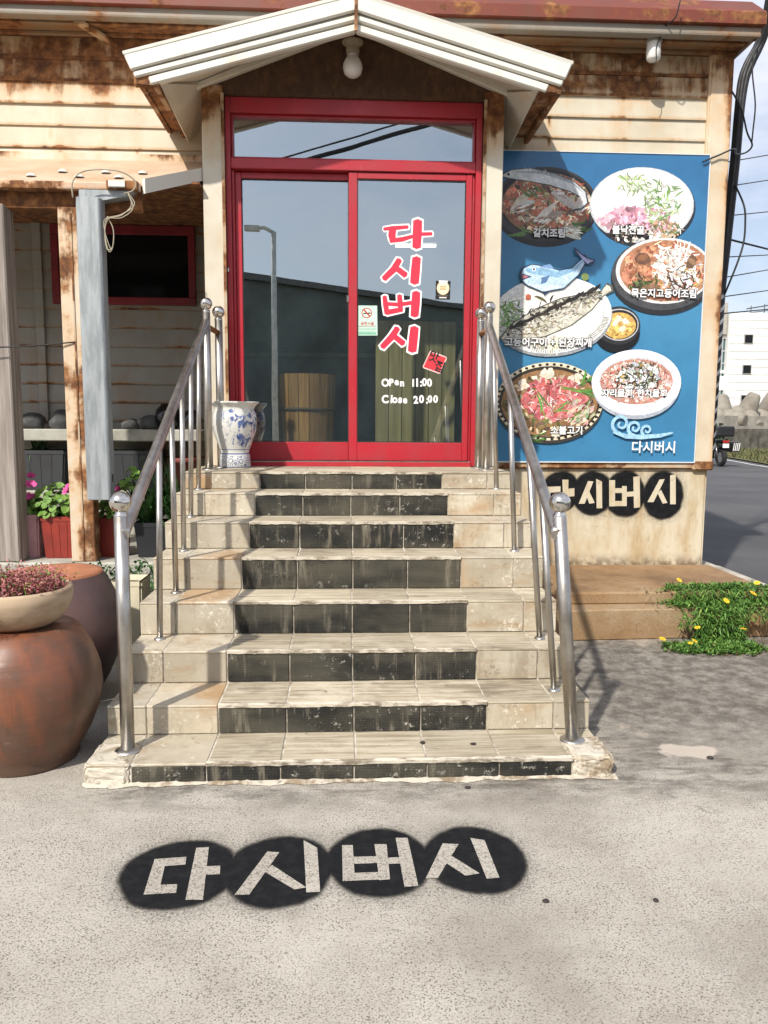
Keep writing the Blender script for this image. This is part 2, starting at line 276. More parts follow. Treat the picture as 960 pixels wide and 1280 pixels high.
def add_box(bm, x0, x1, y0, y1, z0, z1, bev=0, seg=1):
    r = bmesh.ops.create_cube(bm, size=1); vs_ = r['verts']
    for v in vs_: v.co = Vector(((x0+x1)/2+v.co.x*(x1-x0), (y0+y1)/2+v.co.y*(y1-y0), (z0+z1)/2+v.co.z*(z1-z0)))
    if bev:
        es = list({e for v in vs_ for e in v.link_edges}); bmesh.ops.bevel(bm, geom=es, offset=bev, segments=seg, affect='EDGES', profile=.6)
def box(name, x0, x1, y0, y1, z0, z1, mat, parent=None, bev=0, seg=1):
    bm = bmesh.new(); add_box(bm, x0, x1, y0, y1, z0, z1, bev, seg); return bm_obj(name, bm, mat, parent)
def frames(pts):
    P = [Vector(p) for p in pts]; T = []
    for i in range(len(P)): T.append((P[min(i+1, len(P)-1)]-P[max(i-1, 0)]).normalized())
    n = T[0].orthogonal().normalized(); out = []
    for i, t in enumerate(T):
        n = (n-t*n.dot(t)).normalized(); out.append((P[i], n, t.cross(n)))
    return out
def add_tube(bm, pts, r, seg=10, caps=True):
    fr_ = frames(pts); rings = []
    for i, (p, n, b) in enumerate(fr_):
        rr = r[i] if isinstance(r, (list, tuple)) else r
        rings.append([bm.verts.new(p+(n*math.cos(2*math.pi*k/seg)+b*math.sin(2*math.pi*k/seg))*rr) for k in range(seg)])
    for a, b in zip(rings, rings[1:]):
        for k in range(seg): f = bm.faces.new((a[k], a[(k+1) % seg], b[(k+1) % seg], b[k])); f.smooth = True
    if caps: bm.faces.new(rings[0][::-1]); bm.faces.new(rings[-1])
def spline(pts, k=6):
    P = [Vector(p) for p in pts]; P = [2*P[0]-P[1]]+P+[2*P[-1]-P[-2]]; out = []
    for i in range(1, len(P)-2):
        a, b_, c_, d = P[i-1:i+3]
        for j in range(k):
            t = j/k; out.append(.5*(2*b_+(c_-a)*t+(2*a-5*b_+4*c_-d)*t*t+(3*b_-a-3*c_+d)*t**3))
    return out+[P[-2]]
def tube(name, pts, r, mat, parent=None, seg=10):
    if name in ('cord', 'cable', 'loose_cable', 'flex', 'wire') and not isinstance(r, (list, tuple)): pts = spline(pts)
    bm = bmesh.new(); add_tube(bm, pts, r, seg); return bm_obj(name, bm, mat, parent)
def add_lathe(bm, prof, c, seg=32, wob=0, rnd=None):
    rings = []
    for r, z in prof:
        if r <= 1e-5: rings.append([bm.verts.new((c[0], c[1], c[2]+z))]); continue
        rings.append([bm.verts.new((c[0]+math.cos(2*math.pi*k/seg)*r*(1+wob*math.sin(3*2*math.pi*k/seg+z*9)), c[1]+math.sin(2*math.pi*k/seg)*r, c[2]+z)) for k in range(seg)])
    for a, b in zip(rings, rings[1:]):
        for k in range(seg):
            k2 = (k+1) % seg
            if len(a) == 1 and len(b) == 1: continue
            f = bm.faces.new((a[0], b[k2], b[k])) if len(a) == 1 else bm.faces.new((a[k], a[k2], b[0])) if len(b) == 1 else bm.faces.new((a[k], a[k2], b[k2], b[k]))
            f.smooth = True
def lathe(name, prof, c, mat, parent=None, seg=32, wob=0):
    bm = bmesh.new(); add_lathe(bm, prof, c, seg, wob); return bm_obj(name, bm, mat, parent)
def prism(name, poly, axis, a0, a1, mat, parent=None, bev=0):
    """polygon (2D) extruded along an axis: 'Y' -> poly is (x,z); 'X' -> (y,z); 'Z' -> (x,y)"""
    f3 = {'Y': lambda p, a: (p[0], a, p[1]), 'X': lambda p, a: (a, p[0], p[1]), 'Z': lambda p, a: (p[0], p[1], a)}[axis]
    bm = bmesh.new(); A = [bm.verts.new(f3(p, a0)) for p in poly]; B = [bm.verts.new(f3(p, a1)) for p in poly]; n = len(poly)
    bm.faces.new(A); bm.faces.new(B[::-1])
    for i in range(n): bm.faces.new((A[i], B[i], B[(i+1) % n], A[(i+1) % n]))
    if bev: bmesh.ops.bevel(bm, geom=bm.edges[:], offset=bev, segments=1, affect='EDGES')
    return bm_obj(name, bm, mat, parent)
def slab(name, quad, th, mat, parent=None, n=1):
    """four 3D corners, thickness along +normal"""
    q = [Vector(p) for p in quad]; nn = (q[1]-q[0]).cross(q[3]-q[0]).normalized()*th
    v = q+[p+nn for p in q]
    return mk(name, v, [(3, 2, 1, 0), (4, 5, 6, 7), (0, 1, 5, 4), (1, 2, 6, 5), (2, 3, 7, 6), (3, 0, 4, 7)], mat, parent)
def struct(o, label=None):
    o['kind'] = 'structure'
    if label: o['label'] = label
    return o

# ------------------------------------------------------------------ ground, road, platform
def grid_sheet(name, x0, x1, y0, y1, z, mat): return mk(name, [(x0, y0, z), (x1, y0, z), (x1, y1, z), (x0, y1, z)], [(0, 1, 2, 3)], mat)
struct(grid_sheet('ground', -400, 400, -400, 400, 0, CONCRETE))
verge_line = [(6.5, -40), (10.0, 0), (12.6, 15), (14.4, 25.7), (15.6, 31), (17.2, 36), (19.5, 41.5), (25, 52), (60, 110), (150, 250)]
rv = [(3.06, 4.2), (3.06, 13), (3.2, 30), (6, 60), (40, 150), (110, 270)]
pts = [(x, y, .012) for x, y in verge_line]+[(x, y, .012) for x, y in rv[::-1]]+[(3.6, -40, .012)]
struct(mk('road', pts, [tuple(range(len(pts)))], ASPHALT))
m = M('road_paint'); WHITEPAINT = m.done(m.mix(m.rng(m.noise(9, 5), .4, .65), C4(.62, .62, .6), C4(.3, .3, .3)), .8)
lp = [(x-.5, y, .017) for x, y in verge_line[1:8]]+[(x-.36, y, .017) for x, y in verge_line[1:8][::-1]]
struct(mk('road_edge_line', lp, [(i, i+1, 12-i, 13-i) for i in range(6)], WHITEPAINT))
plat = empty('raised_pavement'); struct(plat)
prism('lower_step', [(1.06, 4.81), (3.0, 4.90), (3.0, 6.0), (1.06, 6.0)], 'Z', 0, .205, PLATFORM, plat, .008)
prism('upper_step', [(1.06, 4.985), (2.93, 5.02), (2.93, 6.0), (1.06, 6.0)], 'Z', .2, .286, PLATFORM, plat, .012)
box('joint_strip', 1.594, 1.602, 4.839, 4.85, .01, .197, DARKT, plat)
kerb = empty('kerb'); struct(kerb)
yk = 4.6
for i in range(14):
    y1 = yk+.75+random.uniform(-.05, .05)
    box('kerb_stone', 2.94+random.uniform(-.006, .006), 3.07+random.uniform(-.006, .006), yk+.006, y1-.006, 0, .262+random.uniform(-.008, .008), KERB, kerb, .014, 2)
    yk = y1
# ------------------------------------------------------------------ stairs
HS = [.0833, .2131, .3634, .5275, .6998, .8523, .9897, 1.0982]
DS = [2.9165+i*.2835 for i in range(8)]+[5.62]
stairs = thing('staircase', 'eight tiled steps, black tile risers between cream tiles, up to the red door', 'staircase', (0, 2.92, 0))
def tile(name, x0, x1, y0, y1, z0, z1, mat, par):
    j = lambda a: random.uniform(-a, a)
    o = box(name, x0+.003, x1-.003, y0, y1, z0, z1, mat, par, .0035, 1)
    return o
for k in range(8):
    h, hb, d, d2 = HS[k], (HS[k-1] if k else 0), DS[k], DS[k+1]
    st_ = box('step', -1.012, 1.067, d+.006, d2+.05, hb-.06 if k else -.02, h-.0035, GROUT, stairs)
    ed = [-1.015, -.842, -.546] + [-.546+.29075*i for i in range(1, 5)] + [.905, 1.07]
    if k == 0: ed_r = [-.84, -.548, -.258, .033, .324, .615, .91]
    jit = [random.uniform(-.006, .006) for _ in ed]
    E = [e+(jit[i] if 0 < i < len(ed)-1 else 0) for i, e in enumerate(ed)]
    if k == 0:
        for a, b in zip(ed_r, ed_r[1:]): tile('riser_tile', a, b, d-.002+random.uniform(-.001, .001), d+.01, .006, h-.012, DARKT, st_)
    else:
        for i, (a, b) in enumerate(zip(E, E[1:])):
            mt = DARKT if 2 <= i <= 5 else CREAM
            tile('riser_tile', a, b, d-.0015+random.uniform(-.0012, .0012), d+.012, hb+.002, h-.011, mt, st_)
    for i, (a, b) in enumerate(zip(E, E[1:])):
        mt = TREAD if 2 <= i <= 5 or (i >= 6 and k in (0, 1, 2, 3)) else CREAM
        if k == 7:
            for ya, yb in ((d-.004, d+.30), (d+.304, 5.50)): tile('tread_tile', a, b, ya, yb, h-.012, h+random.uniform(-.001, .001), TREAD if 1 <= i else CREAM, st_)
        else: tile('tread_tile', a, b, d-.004, d2+.004, h-.012, h+random.uniform(-.0012, .0012), mt, st_)
    # worn cement nosing over the black tiles, with an uneven front
    bm = bmesh.new(); xa, xb = (E[2], E[6]) if k else (-.548, .91); n = 46; top = []; bot = []
    for i in range(n+1):
        x = xa+(xb-xa)*i/n; e = random.uniform(0, .0035); top.append((x, d-.0075-e, h+.0012)); bot.append((x, d-.0055-e*.5, h-.011-random.uniform(0, .004)))
    V = [bm.verts.new(p) for p in top]; B = [bm.verts.new(p) for p in bot]; BK = [bm.verts.new((p[0], d+.011+random.uniform(0, .007), h+.0012)) for p in top]
    for i in range(n): bm.faces.new((V[i], V[i+1], B[i+1], B[i])); bm.faces.new((V[i], BK[i], BK[i+1], V[i+1]))
    bm_obj('nosing', bm, NOSING, st_)
    if k == 0:
        for (xa, xb) in ((-1.022, -.846), (.914, 1.08)):
            bm = bmesh.new(); add_box(bm, xa, xb, d-.006, d+.20, -.01, h+.003, .02, 2); bmesh.ops.subdivide_edges(bm, edges=bm.edges[:], cuts=3, use_grid_fill=True)
            for v in bm.verts: v.co += Vector((random.uniform(-.005, .005), random.uniform(-.005, .005), random.uniform(-.004, .004)))
            tag(bm_obj('plaster_corner', bm, PLASTER, st_), 'cracked white plaster corner of the lowest step', None)
# mortar smeared along the foot of the lowest step
bm = bmesh.new(); n = 90; A = []; B = []
for i in range(n+1):
    x = -1.025+2.115*i/n; t = .006+.022*abs(math.sin(i*.37)*math.sin(i*.11+1))+random.uniform(0, .012)
    A.append(bm.verts.new((x, 2.918, .010+random.uniform(-.004, .004)))); B.append(bm.verts.new((x, 2.912-t, .003)))
for i in range(n): bm.faces.new((A[i], B[i], B[i+1], A[i+1]))
bm_obj('mortar_skirt', bm, PLASTER, stairs, True)

# ------------------------------------------------------------------ handrails
def ball(name, c, r, par):
    bm = bmesh.new(); bmesh.ops.create_uvsphere(bm, u_segments=28, v_segments=18, radius=r)
    for v in bm.verts: v.co += Vector(c)
    add_lathe(bm, [(r*.62, -r*1.35), (r*.66, -r*1.2), (r*.5, -r*1.05), (r*.45, -r*.85)], c, 20)
    return bm_obj(name, bm, STEELB, par, True)
def flange(c, r, par):
    return lathe('foot_flange', [(0, .014), (r*1.15, .013), (r*1.55, .009), (r*1.9, .004), (r*1.95, 0), (0, 0)], c, STEEL, par, 18)
def handrail(label, base, ballp, tops, steps, side):
    t = thing('handrail', label, 'handrail', base, 'stainless handrails')
    b, tp = Vector(base), Vector(ballp)
    p = tube('post', [b, tp-Vector((0, 0, .05))], .0275, STEEL, t, 20); ball('ball_finial', tp, .0425, p); flange(b, .0275, p)
    P1, P2 = tops
    for i, q in enumerate((P1, P2)):
        p2 = tube('post', [(q[0], q[1], HS[7]), (q[0], q[1], q[2]-.04)], .026, STEEL, t, 18); ball('ball_finial', q, .041, p2); flange((q[0], q[1], HS[7]), .026, p2)
    r0 = tp+Vector((side*-.01, .012, -.115)); r1 = Vector((P1[0], P1[1]-.01, P1[2]-.115))
    rail = tube('top_rail', [r0+(r0-r1).normalized()*.03, r0, r0.lerp(r1, .5), r1, r1+(r1-r0).normalized()*.02], .0245, STEEL, t, 20)
    tube('bracket', [(P1[0], P1[1], P1[2]-.14), (P2[0], P2[1], P2[2]-.14)], .018, RUSTSPOT, t, 12)
    for k, x, y in steps:
        f = (y-r0.y)/(r1.y-r0.y); z = r0.z+(r1.z-r0.z)*f-.018; xt = r0.x+(r1.x-r0.x)*f
        bb = tube('baluster', [(x, y, HS[k-1]), (xt, y, z)], .0145, STEEL, t, 14); flange((x, y, HS[k-1]), .0145, bb)
handrail('stainless steel handrail on the left of the stairs, beside the clay jars', (-.885, 3.046, HS[0]), (-.880, 3.04, 1.10), ((-.897, 5.12, 2.165), (-.850, 5.32, 2.14)),
         [(3, -.90, 3.686), (4, -.881, 3.977), (5, -.897, 4.266), (6, -.91, 4.55), (7, -.915, 4.83)], -1)
handrail('stainless steel handrail on the right of the stairs, its lowest post leaning inward', (.96, 3.085, HS[0]), (.858, 3.03, 1.10), ((.940, 5.12, 2.163), (.925, 5.34, 2.155)),
         [(2, .944, 3.327), (3, .954, 3.645), (5, .946, 4.223), (7, .97, 4.90)], 1)

# ------------------------------------------------------------------ restaurant building
bld = thing('restaurant_building', 'rusting cream clapboard restaurant with red glass sliding doors and gabled entrance', 'building', (0, 6, 0))
W0, WP = 6.0, 6.6
def siding(x0, x1, z0, z1, mat, par, first=3.384, pitch=.152, y0=6.0):
    k0 = math.floor((z0-first)/pitch); k1 = math.ceil((z1-first)/pitch)
    for k in range(k0, k1):
        a, b = max(z0, first+k*pitch), min(z1, first+(k+1)*pitch)
        if b-a < .02: continue
        j = random.uniform(-.002, .002)
        prism('siding_board', [(y0-.022+j, a), (y0+.004, a), (y0+.004, b+.006), (y0-.006+j, b+.006), (y0-.008+j, b-.003), (y0-.022+j, a+.014)], 'X', x0, x1, mat, par)
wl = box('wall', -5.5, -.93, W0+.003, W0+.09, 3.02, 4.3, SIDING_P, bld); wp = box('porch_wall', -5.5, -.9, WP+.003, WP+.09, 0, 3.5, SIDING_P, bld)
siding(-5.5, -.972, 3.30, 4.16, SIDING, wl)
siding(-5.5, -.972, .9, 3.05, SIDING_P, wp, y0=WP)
wr = box('wall', 1.05, 2.88, W0+.003, W0+.09, .02, 4.3, BASEW, bld)
siding(1.088, 2.728, 3.32, 4.16, SIDING_R, wr)
box('base_wall', 1.05, 2.862, W0-.012, W0+.003, .28, 1.062, BASEW, bld, .004)
box('base_rail', 1.088, 2.90, W0-.045, W0+.001, 1.064, 1.112, RUST, bld, .006)
ct = prism('corner_trim', [(2.73, W0-.05), (2.895, W0-.05), (2.895, W0+.2), (2.86, W0+.2), (2.86, W0-.02), (2.73, W0-.02)], 'Z', 1.114, 4.16, CORNER, bld, .006)
box('corner_trim', 2.715, 2.729, W0-.04, W0-.0, 3.43, 4.16, CORNER, bld)
box('corner_foot', 2.74, 2.905, W0-.056, W0+.1, 1.05, 1.125, RUST, bld, .01)
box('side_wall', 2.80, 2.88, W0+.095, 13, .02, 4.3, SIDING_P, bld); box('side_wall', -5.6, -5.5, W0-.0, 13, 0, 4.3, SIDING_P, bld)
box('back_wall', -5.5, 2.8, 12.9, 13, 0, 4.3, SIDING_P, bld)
# main eave
box('soffit', -5.6, 2.915, 5.755, 6.25, 4.165, 4.185, SOFFIT_M, bld)
box('gutter', -5.6, 2.955, 5.69, 5.77, 4.150, 4.222, GUTTER, bld, .014, 2)
box('soffit_batten', -5.6, 2.9, 5.80, 5.84, 4.148, 4.163, SOFFIT_M, bld, .003); box('soffit_batten', -5.6, 2.9, 5.94, 5.97, 4.14, 4.163, SOFFIT_M, bld, .003)
prism('roof_edge', [(5.655, 4.215), (5.695, 4.212), (5.93, 4.40), (9.6, 5.9), (9.6, 6.0), (5.88, 4.48), (5.655, 4.30)], 'X', -5.7, 2.97, FASCIA_RED, bld, .004)
prism('roof_edge', [(13.4, 4.3), (9.6, 5.9), (9.6, 6.0), (13.4, 4.4)], 'X', -5.7, 2.97, FASCIA_RED, bld)
prism('end_board', [(5.71, 4.15), (6.3, 4.15), (6.3, 4.55), (5.95, 4.4), (5.71, 4.22)], 'X', 2.917, 2.94, GUTTER, bld, .004)
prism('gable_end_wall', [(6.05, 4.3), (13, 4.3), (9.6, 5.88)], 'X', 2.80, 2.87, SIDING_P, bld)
slab('bracket', [(-1.87, 5.76, 4.13), (-1.80, 5.76, 4.13), (-1.64, 5.99, 4.10), (-1.71, 5.99, 4.10)], .02, RUST, bld)
# vestibule
for (a, b) in ((-.967, -.823), (.952, 1.085)):
    box('column', a, b, 5.50, 5.66, 1.10, 3.655, COLUMN, bld, .005)
    box('column_edge', (b-.014 if a < 0 else a-.006), (b+.006 if a < 0 else a+.014), 5.492, 5.504, 1.10, 3.60, RUST, bld)
box('vestibule_side', -.962, -.90, 5.665, WP+.04, 0, 3.66, COLUMN, bld); box('vestibule_side', 1.02, 1.080, 5.665, W0+.04, 0, 3.66, COLUMN, bld)
prism('gable_panel', [(-.955, 3.60), (-.955, 3.625), (.06, 4.045), (1.07, 3.635), (1.07, 3.60)], 'Y', 5.52, 5.56, GABLEBR, bld)
for s, xe, ze in ((-1, -.99, 3.625), (1, 1.10, 3.635)):
    prism('gable_moulding', [(xe, ze-.01), (xe, ze+.03), (.06, 4.09), (.06, 4.015)], 'Y', 5.475, 5.518, WHITE_SOF, bld, .006)
# entrance gable roof
AP = (.064, 4.022)
for s, ex, ez in ((-1, -1.356, 3.642), (1, 1.426, 3.660)):
    half = empty('gable_roof', (0, 0, 0)); half.parent = bld; half.location = (0, -6, 0); WORLD[half.name] = (0, 0, 0)
    sl = (AP[1]-ez)/abs(ex-AP[0]); zt = lambda x: AP[1]-sl*abs(x-AP[0])
    def rib(name, x_end, t0, t1, y, th, mat, bev, par):
        P = [(AP[0], zt(AP[0])-t0), (x_end, zt(x_end)-t0), (x_end+s*-.045*(t1-t0)/.1, zt(x_end)-t1), (AP[0], zt(AP[0])-t1)]
        return prism(name, P, 'Y', y, y+th, mat, par, bev)
    rib('fascia', ex, 0, .100, 5.05, .03, WHITE_TRIM, .008, half)
    rib('fascia_rib', ex-s*.06, .098, .116, 5.085, .03, WHITE_TRIM, 0, half)
    rib('fascia_rib', ex-s*.05, .114, .150, 5.065, .05, WHITE_TRIM, .008, half)
    rib('fascia_rib', ex-s*.10, .148, .164, 5.095, .03, WHITE_TRIM, 0, half)
    rib('fascia_rib', ex-s*.14, .162, .208, 5.075, .05, WHITE_TRIM, .008, half)
    # roof sheet rising a little towards the house
    slab('roof_sheet', [(AP[0], 5.045, zt(AP[0])+.004), (AP[0], 5.69, 4.20), (ex, 5.98, ez+.10), (ex, 5.045, ez+.004)][::(1 if s > 0 else -1)], .018, WHITE_TRIM, half)
    xe = ex-s*.20
    # soffit, ruled between the fascia foot and the gable panel
    N = 10; V = []; F_ = []
    for i in range(N+1):
        f = i/N; xa = AP[0]+(xe-AP[0])*f; za = zt(xa)-.200; xb = AP[0]+((-.99 if s < 0 else 1.10)-AP[0])*f; zb = 4.105-.44*f
        V += [(xa, 5.105, za), (xb, 5.50, zb)]
    for i in range(N): F_.append((2*i, 2*i+1, 2*i+3, 2*i+2))
    mk('soffit', V, F_, WHITE_SOF, half, True)
    slab('soffit', [(xe, 5.105, zt(xe)-.2), (-.975 if s < 0 else 1.09, 5.50, 3.655), (-.975 if s < 0 else 1.09, 5.99, 3.66), (xe, 5.99, 3.45)][::s], .012, WHITE_SOF, half)
    x0, x1 = sorted((ex-s*.06, xe+s*.0))
    bm = bmesh.new(); zb = zt(ex)-.145
    add_box(bm, x0, x0+.035, 5.11, 5.975, zb, zb+.10, .004); add_box(bm, x1-.035, x1, 5.11, 5.975, zb-.03, zb+.07, .004); add_box(bm, x0+.036, x1-.036, 5.12, 5.97, zb+.012, zb+.03)
    bm_obj('eave_beam', bm, RUSTBM, half)
    bm = bmesh.new(); add_box(bm, x0-.005, x1+.005, 5.085, 5.135, zb-.025, zb+.085, .01); bmesh.ops.subdivide_edges(bm, edges=bm.edges[:], cuts=2, use_grid_fill=True)
    for v in bm.verts: v.co += Vector((random.uniform(-.008, .008), random.uniform(-.004, .004), random.uniform(-.01, .01)))
    tag(bm_obj('rusted_end', bm, RUST, half), 'rust-eaten lower end of the gable eave', None)
prism('ridge_joint', [(.054, 3.805), (.074, 3.805), (.073, 4.027), (.055, 4.027)], 'Y', 5.043, 5.06, RUST, bld)
# door set
XL, XR, DY = -.818, .945, 5.60
fr_ = empty('door_frame'); fr_.parent = bld; fr_.location = (0, -6, 0); WORLD[fr_.name] = (0, 0, 0)
for a, b in ((XL, XL+.034), (XR-.040, XR)):
    box('jamb', a, b, DY-.055, DY+.06, 1.10, 3.598, RED, fr_, .003)
for a, b in ((XL+.036, XL+.052), (XR-.060, XR-.042)): box('jamb_lip', a, b, DY-.025, DY+.05, 1.13, 3.13, RED, fr_, .002)
box('head', XL+.035, XR-.041, DY-.055, DY+.06, 3.498, 3.598, RED, fr_, .003); box('head_lip', XL+.036, XR-.042, DY-.025, DY+.05, 3.482, 3.496, RED, fr_, .002)
box('transom_bar', XL+.035, XR-.041, DY-.052, DY+.06, 3.135, 3.205, RED, fr_, .004); box('transom_lip', XL+.036, XR-.042, DY-.03, DY+.05, 3.207, 3.219, RED, fr_, .002)
box('sill', XL+.035, XR-.041, DY-.07, DY+.06, 1.095, 1.128, RED, fr_, .003); box('track', XL+.036, XR-.042, DY-.068, DY+.03, 1.129, 1.134, STEEL, fr_)
mk('transom_glass', [(XL+.038, DY+.015, 3.20), (XR-.044, DY+.015, 3.20), (XR-.044, DY+.015, 3.49), (XL+.038, DY+.015, 3.49)], [(0, 1, 2, 3)], GLASS, fr_)
for a, b in ((XL+.037, XL+.049), (XR-.055, XR-.043)): box('transom_stile', a, b, DY-.02, DY+.04, 3.221, 3.480, RED, fr_, .002)
def panel(name, x0, x1, y, sl, sr, zt_):
    d = empty(name); d.parent = bld; d.location = (0, -6, 0); WORLD[d.name] = (0, 0, 0)
    box('stile', x0, x0+sl, y-.016, y+.016, 1.136, zt_, RED, d, .003); box('stile', x1-sr, x1, y-.016, y+.016, 1.136, zt_, RED, d, .003)
    box('rail', x0+sl+.0005, x1-sr-.0005, y-.015, y+.015, 1.136, 1.268, RED, d, .003); box('rail', x0+sl+.0005, x1-sr-.0005, y-.015, y+.015, 3.088, zt_, RED, d, .003)
    mk('glass', [(x0+sl-.004, y, 1.262), (x1-sr+.004, y, 1.262), (x1-sr+.004, y, 3.094), (x0+sl-.004, y, 3.094)], [(0, 1, 2, 3)], GLASS, d)
    bm = bmesh.new(); a, b = x0+sl, x1-sr; g = .006
    add_box(bm, a+.001, a+g, y-.008, y-.004, 1.270, 3.086); add_box(bm, b-g, b-.001, y-.008, y-.004, 1.270, 3.086); add_box(bm, a+g, b-g, y-.008, y-.004, 1.270, 1.276); add_box(bm, a+g, b-g, y-.008, y-.004, 3.080, 3.086)
    bm_obj('gasket', bm, GASKET, d)
    return d
GASKET = mat_plain('black_gasket', (.02, .02, .02), .7)
dl = panel('sliding_door', XL+.053, .058, DY+.022, .042, .036, 3.130); dr = panel('sliding_door', .022, XR-.061, DY-.022, .060, .042, 3.130)
box('lock', .006, .024, DY-.044, DY-.02, 2.255, 2.30, STEELB, dl, .004); box('lock', XL-.004, XL+.012, DY-.072, DY-.05, 2.44, 2.47, STEELB, dl, .004)
# room behind the doors
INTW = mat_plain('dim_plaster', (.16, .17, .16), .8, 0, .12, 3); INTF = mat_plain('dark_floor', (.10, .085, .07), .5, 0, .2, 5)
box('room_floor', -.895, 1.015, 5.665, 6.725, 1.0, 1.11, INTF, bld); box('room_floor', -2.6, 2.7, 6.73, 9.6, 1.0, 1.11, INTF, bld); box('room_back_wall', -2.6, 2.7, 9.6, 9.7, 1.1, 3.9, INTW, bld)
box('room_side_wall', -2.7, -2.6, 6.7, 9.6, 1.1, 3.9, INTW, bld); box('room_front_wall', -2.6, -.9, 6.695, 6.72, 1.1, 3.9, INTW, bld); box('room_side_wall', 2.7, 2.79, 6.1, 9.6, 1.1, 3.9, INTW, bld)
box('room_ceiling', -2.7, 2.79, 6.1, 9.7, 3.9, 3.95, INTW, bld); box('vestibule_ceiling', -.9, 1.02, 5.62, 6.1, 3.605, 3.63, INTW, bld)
box('door_lintel', -.93, 1.05, W0+.003, W0+.09, 3.63, 4.3, INTW, bld)
box('counter', -1.9, 1.2, 8.4, 8.9, 1.11, 2.10, INTF, bld); box('counter_top', -1.95, 1.25, 8.35, 8.95, 2.10, 2.14, mat_plain('counter_pale', (.35, .34, .3), .4), bld)
for x in (-2.1, -1.2): box('picture_panel', x, x+.7, 9.57, 9.59, 2.3, 3.1, mat_plain('framed_panel', (.24, .22, .17), .6), bld)
m = M('lit_tube'); LIT = m.done(C4(.9, .9, .8), .5, emis=C4(1, .95, .75), es=2.2)
lt = thing('ceiling_lamp', 'lit fluorescent tube glowing inside behind the door lettering', 'lamp', (.66, 7.5, 3.08))
tube('tube', [(.47, 7.5, 3.07), (.855, 7.5, 3.075)], .017, LIT, lt, 10); box('batten', .45, .875, 7.48, 7.52, 3.10, 3.14, INTW, lt); tube('rod', [(.66, 7.5, 3.14), (.66, 7.5, 3.9)], .006, INTW, lt, 6)
# window under the porch
win = empty('window'); win.parent = bld; win.location = (0, -6, 0); WORLD[win.name] = (0, 0, 0)
WX0, WX1, WZ0, WZ1 = -2.38, -1.227, 2.357, 2.985
bm = bmesh.new()
for a in ((WX0, WX1, WZ1-.075, WZ1), (WX0, WX1, WZ0, WZ0+.06), (WX0, WX0+.06, WZ0+.061, WZ1-.076), (WX1-.055, WX1, WZ0+.061, WZ1-.076)): add_box(bm, a[0], a[1], WP-.06, WP-.024, a[2], a[3], .004)
bm_obj('frame', bm, RED_D, win); box('pane', WX0+.06, WX1-.055, WP-.045, WP-.035, WZ0+.06, WZ1-.075, DARKGLASS, win)
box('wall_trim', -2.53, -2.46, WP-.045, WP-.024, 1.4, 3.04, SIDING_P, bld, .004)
box('flashing', -5.5, -.972, W0-.045, W0-.024, 3.275, 3.345, COLUMN, bld, .004)
# ------------------------------------------------------------------ lamps
OPAL = mat_plain('opal_glass', (.78, .77, .74), .25, 0, .04, 6, .02, coat=.5)
l1 = thing('globe_lamp', 'white opal globe bulb hanging under the entrance gable peak', 'lamp', (.048, 5.42, 3.95), 'bulb lamps')
lathe('globe', [(0, -.085), (.03, -.08), (.055, -.062), (.066, -.03), (.064, 0), (.05, .03), (.034, .048), (.034, .06)], (.048, 5.42, 3.77), OPAL, l1, 28)
lathe('socket', [(0, .06), (.042, .058), (.045, .09), (.04, .105), (.07, .13), (.07, .14), (0, .14)], (.048, 5.42, 3.77), mat_plain('dirty_socket', (.33, .28, .2), .7), l1, 20)
tube('rod', [(.048, 5.42, 3.90), (.048, 5.50, 3.99)], .012, RUST, l1, 8)
l2 = thing('eave_lamp', 'white oblong bulb under the eave above the blue menu board', 'lamp', (2.22, 5.8, 4.15), 'bulb lamps')
lathe('globe', [(0, -.105), (.035, -.10), (.05, -.085), (.052, -.04), (.05, .02), (.045, .03)], (2.22, 5.8, 4.115), OPAL, l2, 22)
lathe('socket', [(.042, .022), (.042, .04), (.06, .05), (.05, .07), (0, .072)], (2.22, 5.8, 4.095), mat_plain('grey_socket', (.25, .24, .22), .7), l2, 16)
tube('flex', [(2.23, 5.79, 4.12), (2.235, 5.745, 4.13), (2.25, 5.70, 4.20), (2.29, 5.61, 4.22), (2.31, 5.585, 4.32)], .005, GASKET, l2, 6)
tube('flex', [(2.225, 5.742, 4.115), (2.215, 5.742, 4.07), (2.22, 5.74, 4.0), (2.205, 5.742, 3.96)], .0035, GASKET, l2, 6)

